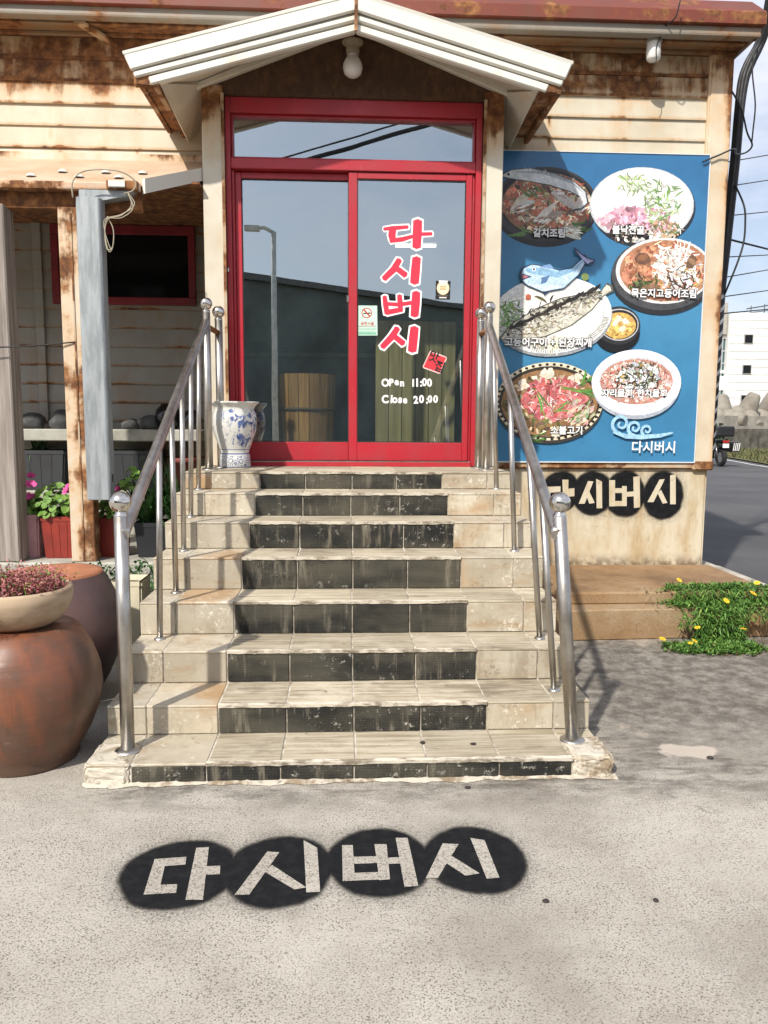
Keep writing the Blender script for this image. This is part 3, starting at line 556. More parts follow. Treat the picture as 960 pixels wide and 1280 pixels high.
# ------------------------------------------------------------------ flat print helper
DEP = [0]
class Print:
    """flat coloured shapes on a board; (px,py) board units -> 3D by fn(px,py,depth)"""
    def __init__(s, fn, clip=None): s.fn = fn; s.v = []; s.f = []; s.c = []; s.clip = clip; s.d = 0
    def _clip(s, P):
        x0, x1, y0, y1 = s.clip
        for ax, lim, sg in ((0, x0, 1), (0, x1, -1), (1, y0, 1), (1, y1, -1)):
            O = []
            for i in range(len(P)):
                a, b = P[i-1], P[i]; ia, ib = (a[ax]-lim)*sg >= 0, (b[ax]-lim)*sg >= 0
                if ia != ib: t = (lim-a[ax])/(b[ax]-a[ax]); O.append((a[0]+(b[0]-a[0])*t, a[1]+(b[1]-a[1])*t))
                if ib: O.append(b)
            P = O
            if len(P) < 3: return None
        return P
    def poly(s, P, col):
        if s.clip: P = s._clip(P)
        if not P: return
        s.d += 1; i0 = len(s.v); dd = s.d*3.2e-6
        s.v += [s.fn(x, y, dd) for x, y in P]; s.f.append(tuple(range(i0, i0+len(P)))); s.c.append(lin(col))
    def ell(s, cx, cy, rx, ry, col, n=40, rot=0, wob=0, ph=0):
        c_, s_ = math.cos(rot), math.sin(rot); P = []
        for i in range(n):
            a = 2*math.pi*i/n; k = 1+wob*math.sin(3*a+ph)+wob*.7*math.sin(5*a+ph*2); x, y = rx*k*math.cos(a), ry*k*math.sin(a); P.append((cx+x*c_-y*s_, cy+x*s_+y*c_))
        s.poly(P, col)
    def ribbon(s, pts, col, cap=True):
        """pts: (x,y,halfwidth)"""
        Lf, Rt = [], []; n = len(pts)
        for i, (x, y, h) in enumerate(pts):
            a, b = pts[max(i-1, 0)], pts[min(i+1, n-1)]; dx, dy = b[0]-a[0], b[1]-a[1]; l = math.hypot(dx, dy) or 1; nx, ny = -dy/l, dx/l
            Lf.append((x+nx*h, y+ny*h)); Rt.append((x-nx*h, y-ny*h))
        def rc(p, q):
            dx, dy = p[0]-q[0], p[1]-q[1]; l = math.hypot(dx, dy) or 1; return (p[0]+dx/l*p[2]*.4, p[1]+dy/l*p[2]*.4)
        P = Lf+([rc(pts[-1], pts[-2])] if cap else [])+Rt[::-1]+([rc(pts[0], pts[1])] if cap else [])
        s.poly(P, col)
    def build(s, name, mat, parent):
        o = mk(name, s.v, s.f, mat, parent); at = o.data.color_attributes.new('Col', 'FLOAT_COLOR', 'CORNER'); i = 0
        for f, c in zip(s.f, s.c):
            for _ in f: at.data[i].color = c; i += 1
        return o
def attr_mat(name, rough=.4, coat=0, grain=.12, gs=90):
    m = M(name); a = m.n('ShaderNodeVertexColor'); a.layer_name = 'Col'
    c = m.hsv(a.outputs[0], m.math('MULTIPLY', m.rng(m.noise(gs, 6, .7), .3, .7, 1-grain, 1+grain), m.rng(m.noise(gs*.3, 3, .6), .3, .7, 1-grain*.8, 1+grain*.6)), 1-grain*.45); return m.done(c, rough, coat=coat)
PRINT = attr_mat('menu_print', .38, .12, .22, 85); STICK = attr_mat('sticker_print', .5, 0, .05, 60)
def text_mesh(name, body, size, mat, parent, fn, off=0, sx=1, shear=0, align='CENTER', space=1):
    cu = bpy.data.curves.new(name, 'FONT'); cu.body = body; cu.size = size; cu.align_x = align; cu.offset = off; cu.resolution_u = 3; cu.shear = shear; cu.space_character = space
    ob = bpy.data.objects.new(name, cu); COL.objects.link(ob); dg = bpy.context.evaluated_depsgraph_get()
    me = bpy.data.meshes.new_from_object(ob.evaluated_get(dg)); bpy.data.objects.remove(ob)
    V = [fn(v.co.x*sx, v.co.y) for v in me.vertices]; Fc = [tuple(p.vertices) for p in me.polygons]
    return mk(name, V, Fc, mat, parent)
INK_W = mat_plain('white_ink', (.80, .80, .80), .45, 0, .02, 9, 0); INK_K = mat_plain('black_ink', (.015, .015, .015), .5, 0, .1, 9, 0)
INK_R = mat_plain('red_ink', (.52, .015, .035), .45, 0, .06, 9, 0)
# ------------------------------------------------------------------ menu board
menu = thing('menu_board', 'large blue menu board with photographs of fish and meat dishes on the wall', 'menu board', (1.92, 5.95, 1.11))
m = M('menu_blue'); x, y, z = m.xyz(); c = m.ramp(m.rng(z, 1.1, 3.45), [(0, C4(.045, .20, .375)), (.55, C4(.055, .23, .41)), (1, C4(.028, .14, .31))]); c = m.hsv(c, m.rng(m.noise(5, 4), .3, .7, .93, 1.07))
BLUE = m.done(c, .32, coat=.1)
box('panel', 1.095, 2.742, 5.9462, 5.966, 1.117, 3.424, BLUE, menu)
EDGE = mat_plain('board_edge', (.68, .70, .70), .45, 0, .05, 6)
bm = bmesh.new(); add_box(bm, 1.094, 2.748, 5.940, 5.968, 1.108, 1.1165); add_box(bm, 2.7425, 2.750, 5.940, 5.968, 1.1168, 3.424); add_box(bm, 1.094, 2.750, 5.940, 5.968, 3.4245, 3.430); bm_obj('rim', bm, EDGE, menu)
def mfn(base): return lambda px, py, d=0: (1.154+(px-626)*.006085, 5.9455-base-d, 3.424-(py-191)*.00599)
CLIP = (617.2, 886.5, 191.5, 576)
rnd = random.Random(11)
def jc(c, a=20): k = rnd.uniform(-a, a); return tuple(max(0, min(255, v+k+rnd.uniform(-a*.4, a*.4))) for v in c)
def chunk(p, x, y, r, col, asp=1.0, n=9):
    rot = rnd.uniform(0, 6.28); a = [2*math.pi*(i+rnd.uniform(-.25, .25))/n for i in range(n)]; c_, s_ = math.cos(rot), math.sin(rot); P = []
    for t in a:
        q = r*rnd.uniform(.75, 1.15); X, Y_ = q*math.cos(t)*asp, q*math.sin(t); P.append((x+X*c_-Y_*s_, y+X*s_+Y_*c_))
    p.poly(P, jc(col))
def strip(p, x, y, l, h, col, ang=None, bend=.5):
    a = rnd.uniform(0, 6.28) if ang is None else ang+rnd.uniform(-.25, .25); b = rnd.uniform(-bend, bend); pts = []; n = 5; cx, cy = x, y
    for i in range(n+1):
        pts.append((cx, cy, h*math.sin(math.pi*(i+.6)/(n+1.2)))); cx += math.cos(a)*l/n; cy += math.sin(a)*l/n; a += b/n*2
    p.ribbon(pts, jc(col))
def inell(cx, cy, rx, ry):
    a, r = rnd.uniform(0, 6.283), math.sqrt(rnd.random()); return cx+rx*r*math.cos(a), cy+ry*r*math.sin(a)
def fill(p, cx, cy, rx, ry, n, kinds):
    tot = sum(k[0] for k in kinds)
    for _ in range(n):
        t = rnd.uniform(0, tot)
        for k in kinds:
            t -= k[0]
            if t <= 0: break
        x, y = inell(cx, cy, rx, ry)
        sc_ = rnd.uniform(.35, .8); dk = rnd.uniform(.78, 1.28); kc = tuple(v*dk for v in k[3])
        if k[1] == 'c': chunk(p, x, y, rnd.uniform(*k[2])*sc_, kc, rnd.uniform(1, 2.2), 7)
        else: strip(p, x, y, rnd.uniform(*k[2])*3*sc_*1.2, rnd.uniform(*k[2])*.28*sc_, kc)
MD = [.0003]
def dish(base): return Print(mfn(MD[0]), CLIP)
def put(p, name): p.build(name, PRINT, menu); MD[0] += (p.d+12)*3.2e-6
WHT, CRM, SHD = (236, 238, 240), (235, 222, 200), (196, 200, 206)
# braised cutlassfish in a black pan
p = dish(.0004); p.ell(683, 260, 65, 46, (30, 28, 30)); p.ell(683, 254, 65, 45, (52, 50, 52)); p.ell(684, 252, 60, 40, (22, 20, 20)); p.ell(685, 254, 56, 38, (138, 96, 62))
fill(p, 685, 254, 51, 34, 704, [(3, 'c', (2.5, 6), (168, 92, 58)), (2, 'c', (3, 6), (205, 182, 150)), (3, 's', (2, 5), (188, 60, 34)), (2, 's', (3, 5), (92, 120, 54)), (1.5, 'c', (2, 4), (70, 60, 42)), (2, 's', (2, 5), (225, 205, 176))])
for x, y, l, a in ((640, 262, 36, -.5), (668, 275, 42, -.5), (700, 285, 34, .2), (690, 240, 40, .2), (720, 262, 30, -.9)): strip(p, x, y, l*.9, 5.2, (176, 166, 154), a, .2); strip(p, x+1, y, l*.85, 4.2, (206, 200, 192), a, .2); [strip(p, x+rnd.uniform(2, l*.6), y+rnd.uniform(-3, 3), rnd.uniform(5, 12), rnd.uniform(.4, 1.1), (232, 228, 222) if rnd.random() < .6 else (150, 96, 70), a, .3) for _ in range(14)]
for x, y, a in ((655, 240, .6), (640, 290, 0), (730, 285, -.6), (668, 232, .9), (715, 275, .4), (650, 285, .1)): [strip(p, x+rnd.uniform(-4, 4), y+rnd.uniform(-3, 3), rnd.uniform(8, 20), rnd.uniform(.7, 1.7), (88, 124, 54), a, .5) for _ in range(3)]
p.ribbon([(627, 221, 1.5), (640, 219, 6), (662, 219, 8.5), (690, 224, 8), (715, 232, 7), (730, 241, 5), (734, 251, 3), (727, 259, 1.6), (712, 262, .8), (708, 270, .6)], (66, 70, 74))
p.ribbon([(629, 221, 1), (640, 219, 5), (662, 219, 7.4), (690, 224, 6.9), (715, 232, 5.9), (729, 241, 4), (732.5, 251, 2.2), (726, 258, 1)], (206, 212, 216)); p.ribbon([(645, 216, .5), (680, 216, 2), (715, 227, 1.6), (728, 238, .5)], (158, 166, 172)); p.ell(636, 219, 1.6, 1.6, (30, 30, 34))
for i in range(12): strip(p, 655+i*5.5, 213+i*1.1, 4, .6, (120, 126, 132), -1.2, 0)
put(p, 'dish_photo')
# pork and octopus hotpot on a white plate
p = dish(.0008); p.ell(806, 256, 66, 48, (40, 42, 48)); p.ell(804, 253, 66, 46, SHD); p.ell(804, 252, 64, 44, WHT); p.ell(803, 252, 55, 36, (222, 226, 230)); p.ell(803, 252, 53, 35, (240, 241, 243))
fill(p, 798, 272, 44, 16, 288, [(4, 'c', (3, 6), (206, 150, 168)), (2, 'c', (2, 5), (188, 120, 140)), (1, 's', (2, 4), (230, 196, 204))])
fill(p, 828, 250, 22, 26, 192, [(3, 's', (3, 6), (120, 156, 84)), (2, 's', (3, 5), (176, 200, 140)), (2, 'c', (2, 4), (236, 236, 230))])
fill(p, 793, 229, 18, 11, 96, [(3, 's', (2, 5), (150, 180, 104)), (2, 's', (2, 5), (222, 228, 208))])
fill(p, 790, 288, 26, 9, 192, [(3, 'c', (2.5, 5), (44, 36, 34)), (2, 'c', (2, 4), (216, 204, 190)), (1, 's', (2, 4), (120, 92, 72))])
fill(p, 835, 282, 20, 10, 128, [(2, 'c', (2, 4), (176, 140, 104)), (2, 's', (2, 4), (98, 120, 70)), (2, 's', (2, 4), (225, 218, 205))])
put(p, 'dish_photo')
# mackerel and aged kimchi stew
p = dish(.0012); p.ell(834, 342, 66, 46, (38, 38, 42)); p.ell(834, 337, 65, 45, (72, 72, 76)); p.ell(836, 333, 62, 41, (222, 222, 220)); p.ell(837, 333, 58, 38, (176, 118, 78))
fill(p, 837, 334, 53, 34, 480, [(4, 'c', (3, 7), (190, 122, 80)), (2, 's', (3, 5), (222, 176, 140)), (2, 'c', (2, 5), (160, 88, 52)), (1, 's', (2, 4), (205, 90, 50))])
fill(p, 850, 325, 26, 24, 256, [(4, 's', (3, 6), (238, 232, 222)), (2, 'c', (2, 4), (246, 242, 236))])
fill(p, 862, 345, 18, 20, 128, [(3, 's', (3, 6), (70, 56, 46)), (2, 'c', (2, 4), (210, 205, 200)), (1, 's', (2, 4), (196, 170, 80))])
fill(p, 812, 350, 20, 8, 83, [(3, 's', (3, 5), (62, 52, 38)), (2, 's', (2, 4), (90, 130, 60))])
for x, y in ((806, 318), (820, 355), (870, 322)): chunk(p, x, y, 7, (120, 82, 56), 1.6); chunk(p, x+1, y-1, 4, (150, 104, 72), 1.8)
put(p, 'dish_photo')
# small black bowl of soybean soup
p = dish(.0014); p.ell(779, 411, 29, 25, (22, 22, 24)); p.ell(780, 402, 28, 24, (46, 46, 50)); p.ell(781, 401, 25, 20, (190, 192, 196)); p.ell(781, 401, 23.6, 18.6, (40, 36, 34)); p.ell(781, 402, 21.5, 16.5, (204, 160, 60)); fill(p, 781, 402, 18, 13, 160, [(3, 'c', (2, 4), (214, 172, 76)), (1, 'c', (1.5, 3), (186, 136, 44))])
for x, y in ((776, 399), (785, 406), (789, 397), (781, 393)): chunk(p, x, y, 4.2, (240, 232, 200), 1.3, 5)
put(p, 'dish_photo')
# grilled mackerel plate
p = dish(.0018); p.ell(696, 393, 76, 49, (150, 154, 160), rot=-.08); p.ell(695, 390, 76, 48, (232, 234, 232), rot=-.08); p.ell(695, 391, 67, 40, (212, 216, 214), rot=-.08); p.ell(695, 391, 65, 38.5, (236, 236, 230), rot=-.08)
for i in range(44):
    a = .15+i*.041; x0, y0 = 695+66*math.cos(a), 391+39*math.sin(a)-5*math.cos(a)*.9; p.ribbon([(x0, y0, .5), (695+74*math.cos(a), 391+46*math.sin(a)-5.5*math.cos(a), .5)], (140, 136, 120))
fill(p, 640, 395, 13, 22, 224, [(3, 's', (3, 6), (96, 136, 62)), (2, 's', (2, 5), (150, 176, 100)), (1, 'c', (2, 4), (214, 210, 220))])
fill(p, 690, 425, 30, 8, 96, [(3, 's', (3, 5), (226, 214, 180)), (1, 'c', (2, 4), (240, 232, 205))])
p.ribbon([(630, 420, 2), (648, 412, 12), (680, 400, 19), (712, 386, 19), (740, 373, 12), (758, 362, 4), (768, 354, 7)], (92, 92, 84))
p.ribbon([(632, 420, 1), (648, 412, 10.5), (680, 400, 17.5), (712, 386, 17.5), (740, 373, 10.5), (757, 363, 2.5), (766, 355, 5)], (206, 202, 186))
for i in range(210):
    t = rnd.random(); x, y = 640+t*112, 414-t*50; wv = 16*math.sin(math.pi*min(1, t*.9+.1)); o_ = rnd.uniform(-1, 1); strip(p, x+o_*wv*.4, y+o_*wv*.9, rnd.uniform(5, 11), rnd.uniform(.5, 1.5), (54, 50, 40) if o_ < 0 else (150, 138, 104) if rnd.random() < .6 else (232, 228, 216), -.42+rnd.choice((0, .9, -.8)), .3)
for i in range(420):
    t = rnd.random(); wv = 17*math.sin(math.pi*min(1, t*.92+.06)); o_ = rnd.uniform(-.95, .95); x, y = 638+t*116+o_*wv*.38, 415-t*51+o_*wv*.85; g = rnd.uniform(90, 236)*(.75 if o_ < -.2 else 1); strip(p, x, y, rnd.uniform(2, 5), rnd.uniform(.3, .9), (g, g*.97, g*.88), -.42, .4)
for i in range(26): t = i/26; strip(p, 642+t*108, 408-t*52, 12, 1.8, (48, 44, 36), -.45, .2)
p.ell(640, 415, 1.8, 1.8, (25, 25, 25)); chunk(p, 735, 342, 5, (120, 150, 70)); chunk(p, 664, 368, 4, (206, 96, 50)); strip(p, 672, 367, 18, 1.6, (120, 100, 60), .1)
put(p, 'dish_photo')
# beef bulgogi in a studded pan
p = dish(.0022); p.ell(695, 503, 69, 50, (60, 56, 50)); p.ell(695, 499, 69, 50, (222, 210, 180)); p.ell(695, 500, 65, 46, (54, 46, 38))
for i in range(46):
    a = 2*math.pi*i/46; p.ell(695+66.5*math.cos(a), 499.5+47.7*math.sin(a), 2.2, 1.8, (40, 34, 28), 10)
p.ell(695, 501, 62, 43, (150, 108, 62))
fill(p, 695, 503, 57, 38, 384, [(3, 'c', (3, 6), (120, 96, 60)), (2, 's', (3, 5), (88, 118, 52)), (2, 'c', (3, 5), (222, 206, 170)), (2, 'c', (2, 4), (70, 54, 40))])
fill(p, 700, 495, 40, 27, 544, [(5, 'c', (3, 6.5), (196, 92, 92)), (3, 's', (2, 5), (228, 178, 172)), (2, 'c', (2, 5), (176, 66, 66)), (2, 's', (2, 4), (238, 208, 200))])
for x, y in ((690, 465), (725, 470), (705, 540), (664, 476)): [chunk(p, x+rnd.uniform(-6, 6), y+rnd.uniform(-4, 4), rnd.uniform(1.5, 4), (226, 214, 190), 1.6) for _ in range(9)]
for x, y, l, a in ((705, 480, 52, .15), (680, 488, 40, 1.1), (720, 520, 46, -.35), (700, 512, 40, -.5), (735, 478, 26, -.9), (742, 470, 26, -.3), (738, 485, 30, .1), (660, 545, 36, .05)): [strip(p, x+rnd.uniform(-3, 3), y+rnd.uniform(-3, 3), l*rnd.uniform(.5, 1), rnd.uniform(.6, 1.5), (86+rnd.uniform(-20, 40), 130+rnd.uniform(-25, 35), 50), a, .5) for _ in range(4)]
for i in range(60): strip(p, 718+rnd.uniform(0, 30), 500+rnd.uniform(0, 30), rnd.uniform(5, 13), rnd.uniform(.5, 1.4), (214+rnd.uniform(-40, 24), 196+rnd.uniform(-40, 24), 160), -.8, .6)
put(p, 'dish_photo')
# cold raw fish soup, white bowl
p = dish(.0026); p.ell(806, 478, 57, 43, (168, 176, 188)); p.ell(806, 474, 58, 42, (226, 230, 236)); p.ell(806, 471, 56, 39, (240, 242, 246)); p.ell(806, 472, 48, 30, (200, 205, 212)); p.ell(806, 473, 47, 29, (190, 132, 112))
fill(p, 806, 473, 43, 25, 608, [(4, 's', (2, 5), (206, 132, 116)), (3, 'c', (2, 4), (226, 196, 184)), (2, 's', (2, 4), (236, 228, 222)), (1, 'c', (1.5, 3), (160, 70, 56))])
fill(p, 808, 466, 27, 17, 416, [(4, 's', (2, 5), (44, 50, 44)), (3, 'c', (2, 4), (222, 228, 226)), (2, 's', (2, 4), (86, 106, 74)), (1, 'c', (1.5, 3), (180, 150, 80))])
put(p, 'dish_photo')
# leaping blue fish drawing, over the mackerel plate
p = dish(.0030); K = (34, 52, 84)
p.ribbon([(655, 341, 9), (665, 341, 14), (684, 346, 16.5), (705, 346, 12), (722, 336, 6.5), (731, 324, 4.2), (733, 316, 3)], K); p.poly([(731, 322), (720, 311), (723, 308), (727, 312), (735, 318), (747, 321), (744, 327), (738, 328)], K); p.poly([(722, 316), (719, 306), (724, 309), (732, 318)], K)
p.ribbon([(657, 341, 7.5), (665, 341, 12.8), (684, 346, 15.2), (705, 346, 10.8), (722, 336, 5.4), (731, 324, 3.2)], (182, 212, 234)); p.ribbon([(660, 335, 2), (675, 336, 4.5), (700, 340, 4), (722, 333, 2), (731, 322, 1.5)], (130, 178, 214)); p.poly([(731, 321), (721.5, 309.5), (727, 314), (735, 319.5), (745, 322), (737, 326.5)], (158, 160, 206))
p.ribbon([(664, 352, 1), (684, 358, 3), (705, 354, 1.5)], (206, 226, 240)); p.poly([(654, 339), (668, 343), (655, 348)], K); p.poly([(655.5, 340.5), (664, 343), (656, 346)], (190, 110, 120)); p.ell(670, 334, 2.4, 2.4, WHT); p.ell(670, 334, 1.3, 1.3, (20, 20, 30)); p.poly([(680, 344), (690, 341), (686, 350), (679, 352)], (70, 110, 160)); p.poly([(682, 362), (690, 361), (684, 366)], K); p.poly([(676, 331), (690, 327), (696, 334)], (110, 150, 200))
put(p, 'fish_drawing')
# pale wave swirls
p = dish(.0030); WV = (150, 200, 230)
def spiral(cx, cy, r, turns, h, a0, col):
    pts = []
    for i in range(26):
        t = i/25; a = a0+turns*2*math.pi*t; rr = r*(1-t*.85); pts.append((cx+rr*math.cos(a), cy+rr*math.sin(a), h*(1-t*.5)))
    for q in range(0, 24, 4): p.ribbon(pts[q:q+6], col, False)
spiral(788, 527, 13, 1.4, 2.4, 1.6, WV); spiral(806, 532, 10, 1.4, 2.2, 1.6, WV); spiral(822, 535, 8, 1.3, 2, 1.6, WV); p.ribbon([(778, 538, 1), (795, 543, 3), (815, 544, 3), (840, 542, 2.5), (856, 538, 1)], WV)
put(p, 'wave_drawing')
def caption(t, px, py, size, sx=1, outl=True):
    x0, _, z0 = mfn(0)(px, py)
    if outl: text_mesh('caption_outline', t, size, INK_K, menu, lambda x, y: (x0+x, 5.9455-MD[0]-.0003, z0+y), .006, sx)
    text_mesh('caption', t, size, INK_W, menu, lambda x, y: (x0+x, 5.9455-MD[0]-.0007, z0+y), .0022, sx)
caption('갈치조림', 688, 293.5, .068); caption('불낙전골', 787, 288, .068); caption('묵은지고등어조림', 836, 365.5, .070); caption('고등어구이 + 된장찌개', 691, 428.5, .072); caption('자리물회, 한치물회', 804, 491.5, .066); caption('소불고기', 718, 540, .070)
caption('다시버시', 832, 563, .098, 1, False)
# ------------------------------------------------------------------ lettering on the door glass
GY = DY-.0235
def dfn(base):   # units: 1 = 1/4.744 of a door unit, origin at upper left of the lettering field
    return lambda px, py, d=0: (.084+(440+px/4.744-447)*.00571-.006, GY-base-d, 3.100-(250+py/4.744-223)*.00556)
strokes = [
 [[(190, 165, 9), (240, 159, 13), (332, 150, 10)], [(243, 165, 21), (238, 200, 22), (243, 228, 18)], [(228, 232, 13), (300, 222, 14), (362, 203, 10)], [(388, 113, 26), (386, 190, 27), (383, 268, 25)], [(395, 191, 11), (472, 187, 10)]],
 [[(284, 340, 17), (250, 398, 20), (192, 455, 17)], [(262, 388, 16), (322, 432, 18)], [(384, 328, 25), (378, 400, 27), (373, 476, 26)]],
 [[(197, 556, 13), (205, 610, 16), (212, 660, 14)], [(285, 548, 14), (290, 600, 16), (292, 642, 13)], [(205, 600, 11), (290, 605, 12)], [(210, 651, 16), (303, 632, 14)], [(296, 602, 12), (360, 592, 12)], [(384, 530, 24), (380, 600, 26), (375, 670, 24)]],
 [[(276, 742, 17), (240, 798, 20), (184, 858, 17)], [(254, 790, 16), (312, 836, 18)], [(376, 738, 25), (370, 800, 27), (363, 880, 26)]]]
for g in strokes:
    p = Print(dfn(.0004)); 
    for s_ in g: p.ribbon([(x, y, h+9) for x, y, h in [(s_[0][0]-(s_[1][0]-s_[0][0])*.03, s_[0][1]-(s_[1][1]-s_[0][1])*.12, s_[0][2])]+s_[1:-1]+[(s_[-1][0]+(s_[-1][0]-s_[-2][0])*.08, s_[-1][1]+(s_[-1][1]-s_[-2][1])*.12, s_[-1][2])]], (238, 236, 236))
    p.d += 120
    for s_ in g: p.ribbon(s_, (206, 28, 62))
    tag(p.build('red_lettering', STICK, dr), None, None)
def dtext(t, px, py, size, mat, off=.0, sx=1, rot=0, base=.0006, jit=0):
    x0, _, z0 = dfn(0)(px, py); c_, s_ = math.cos(rot), math.sin(rot)
    return text_mesh('lettering', t, size, mat, dr, lambda x, y: (x0+x*c_-y*s_, GY-base, z0+x*s_+y*c_), off, sx, 0, 'CENTER')
xx = 206
for t in ('OPen 11:00', 'Close 20:00'):
    py = 1088 if t[0] == 'O' else 1190; px = 205; step_ = {'O': 34, 'P': 34, 'e': 32, 'n': 32, ' ': 34, '1': 24, ':': 18, '0': 33, 'C': 36, 'l': 20, 'o': 32, 's': 30, '2': 33}
    for i, ch in enumerate(t):
        if ch != ' ': dtext(ch, px, py+rnd.uniform(-5, 5), .074*rnd.uniform(.92, 1.08), INK_W, .0032, .92, rnd.uniform(-.10, .08))
        px += step_[ch]
# no smoking sticker
p = Print(dfn(.0004)); p.poly([(38, 612), (154, 612), (157, 788), (40, 790)], (190, 222, 204)); p.ell(93, 656, 31, 31, (178, 52, 46)); p.ell(93, 656, 25, 25, (200, 226, 208)); p.poly([(72, 656), (115, 652), (116, 660), (72, 664)], (60, 50, 46)); p.poly([(70, 636), (77, 630), (117, 676), (110, 682)], (178, 52, 46))
p.poly([(46, 733), (148, 731), (148, 735), (46, 737)], (150, 90, 80))
for i in range(4): p.poly([(48, 745+i*9), (148-i*3, 744+i*9), (148-i*3, 747+i*9), (48, 748+i*9)], (120, 150, 136))
p.poly([(44, 770), (150, 769), (151, 784), (45, 785)], (120, 178, 150)); p.build('no_smoking_sticker', STICK, dr)
dtext('금연시설', 96, 726, .027, INK_R, .0006, .95, 0, .0012)
p = Print(dfn(.0004)); p.poly([(499, 460), (586, 461), (584, 571), (498, 570)], (24, 24, 26)); p.ell(542, 503, 37, 40, (232, 204, 160)); p.ell(542, 503, 32, 35, (240, 220, 186)); p.poly([(515, 458), (570, 459), (566, 474), (519, 474)], (236, 232, 222))
for i in range(3): p.poly([(522, 492+i*9), (562, 491+i*9), (562, 496+i*9), (522, 497+i*9)], (214, 140, 80))
p.poly([(512, 546), (572, 546), (572, 549), (512, 549)], (120, 110, 90)); p.poly([(520, 555), (564, 555), (564, 563), (520, 563)], (210, 206, 200)); p.build('award_badge', STICK, dr)
p = Print(dfn(.0004)); p.poly([(468, 880), (476, 874), (568, 912), (571, 922), (534, 1012), (524, 1014), (432, 982), (426, 972)], (226, 190, 186)); p.poly([(472, 884), (566, 918), (528, 1008), (432, 974)], (214, 40, 54)); p.build('red_seal', STICK, dr)
dtext('맛', 484, 936, .086, INK_K, .002, .95, -.36, .0010); dtext('집', 520, 996, .086, INK_K, .002, .95, -.36, .0010)

# ------------------------------------------------------------------ sprayed lettering: black cloud with the bare surface left as letters
def spray_mat(name, ells, axes, soft=.13):
    m = M(name); o = m.xyz(); u, v = o[axes[0]], o[axes[1]]; n = m.math('MULTIPLY', m.math('SUBTRACT', m.noise(7, 5, .6), .5), .22); best = None
    for (cx, cy), rx, ry in ells:
        a = m.math('DIVIDE', m.math('SUBTRACT', u, cx), rx); b = m.math('DIVIDE', m.math('SUBTRACT', v, cy), ry)
        d = m.math('SQRT', m.math('ADD', m.math('MULTIPLY', a, a), m.math('MULTIPLY', b, b))); best = d if best is None else m.math('MINIMUM', best, d)
    d = m.math('ADD', best, n); a = m.rng(d, .93-soft*.4, .93+soft, 1, 0); hz = m.math('MULTIPLY', m.rng(d, .95, 1.35, .30, 0), m.rng(m.noise(120, 3, .6), .40, .62))
    al = m.math('MAXIMUM', a, hz); al = m.math('MULTIPLY', al, m.rng(m.noise(90, 3, .6), .22, .34, .86, 1))
    c = m.mix(m.rng(m.noise(25, 5, .6), .4, .7), C4(.006, .0065, .008), C4(.013, .013, .014)); return m.done(c, .85, 0, m.bump(m.noise(140, 3, .6), .4, .004), alpha=al, spec=.2)
GL = {'d': [[(-0.62, 2.386), (-0.52, 2.395), (-0.514, 2.351), (-0.578, 2.344), (-0.568, 2.244), (-0.517, 2.245), (-0.511, 2.201), (-0.607, 2.196)], [(-0.498, 2.447), (-0.457, 2.451), (-0.424, 2.163), (-0.476, 2.165)], [(-0.445, 2.338), (-0.401, 2.339), (-0.395, 2.292), (-0.441, 2.291)]], 's1': [[(-0.259, 2.416), (-0.219, 2.409), (-0.29, 2.183), (-0.334, 2.183)], [(-0.259, 2.303), (-0.236, 2.337), (-0.12, 2.212), (-0.156, 2.203)], [(-0.143, 2.481), (-0.095, 2.431), (-0.077, 2.188), (-0.119, 2.187)]], 'b': [[(-0.012, 2.445), (0.024, 2.443), (0.029, 2.241), (-0.009, 2.24)], [(0.097, 2.446), (0.138, 2.444), (0.138, 2.244), (0.105, 2.24)], [(0.025, 2.373), (0.101, 2.373), (0.101, 2.334), (0.026, 2.332)], [(0.027, 2.282), (0.105, 2.284), (0.105, 2.243), (0.028, 2.241)], [(0.135, 2.363), (0.181, 2.364), (0.181, 2.328), (0.136, 2.327)], [(0.171, 2.482), (0.212, 2.481), (0.223, 2.205), (0.18, 2.202)]], 's2': [[(0.328, 2.442), (0.381, 2.435), (0.288, 2.245), (0.25, 2.244)], [(0.318, 2.335), (0.348, 2.365), (0.423, 2.264), (0.376, 2.253)], [(0.427, 2.472), (0.473, 2.456), (0.481, 2.239), (0.44, 2.234)]]}
GE = [((-.523, 2.307), .190, .195), ((-.213, 2.311), .182, .203), ((.106, 2.349), .176, .203), ((.421, 2.352), .174, .200)]
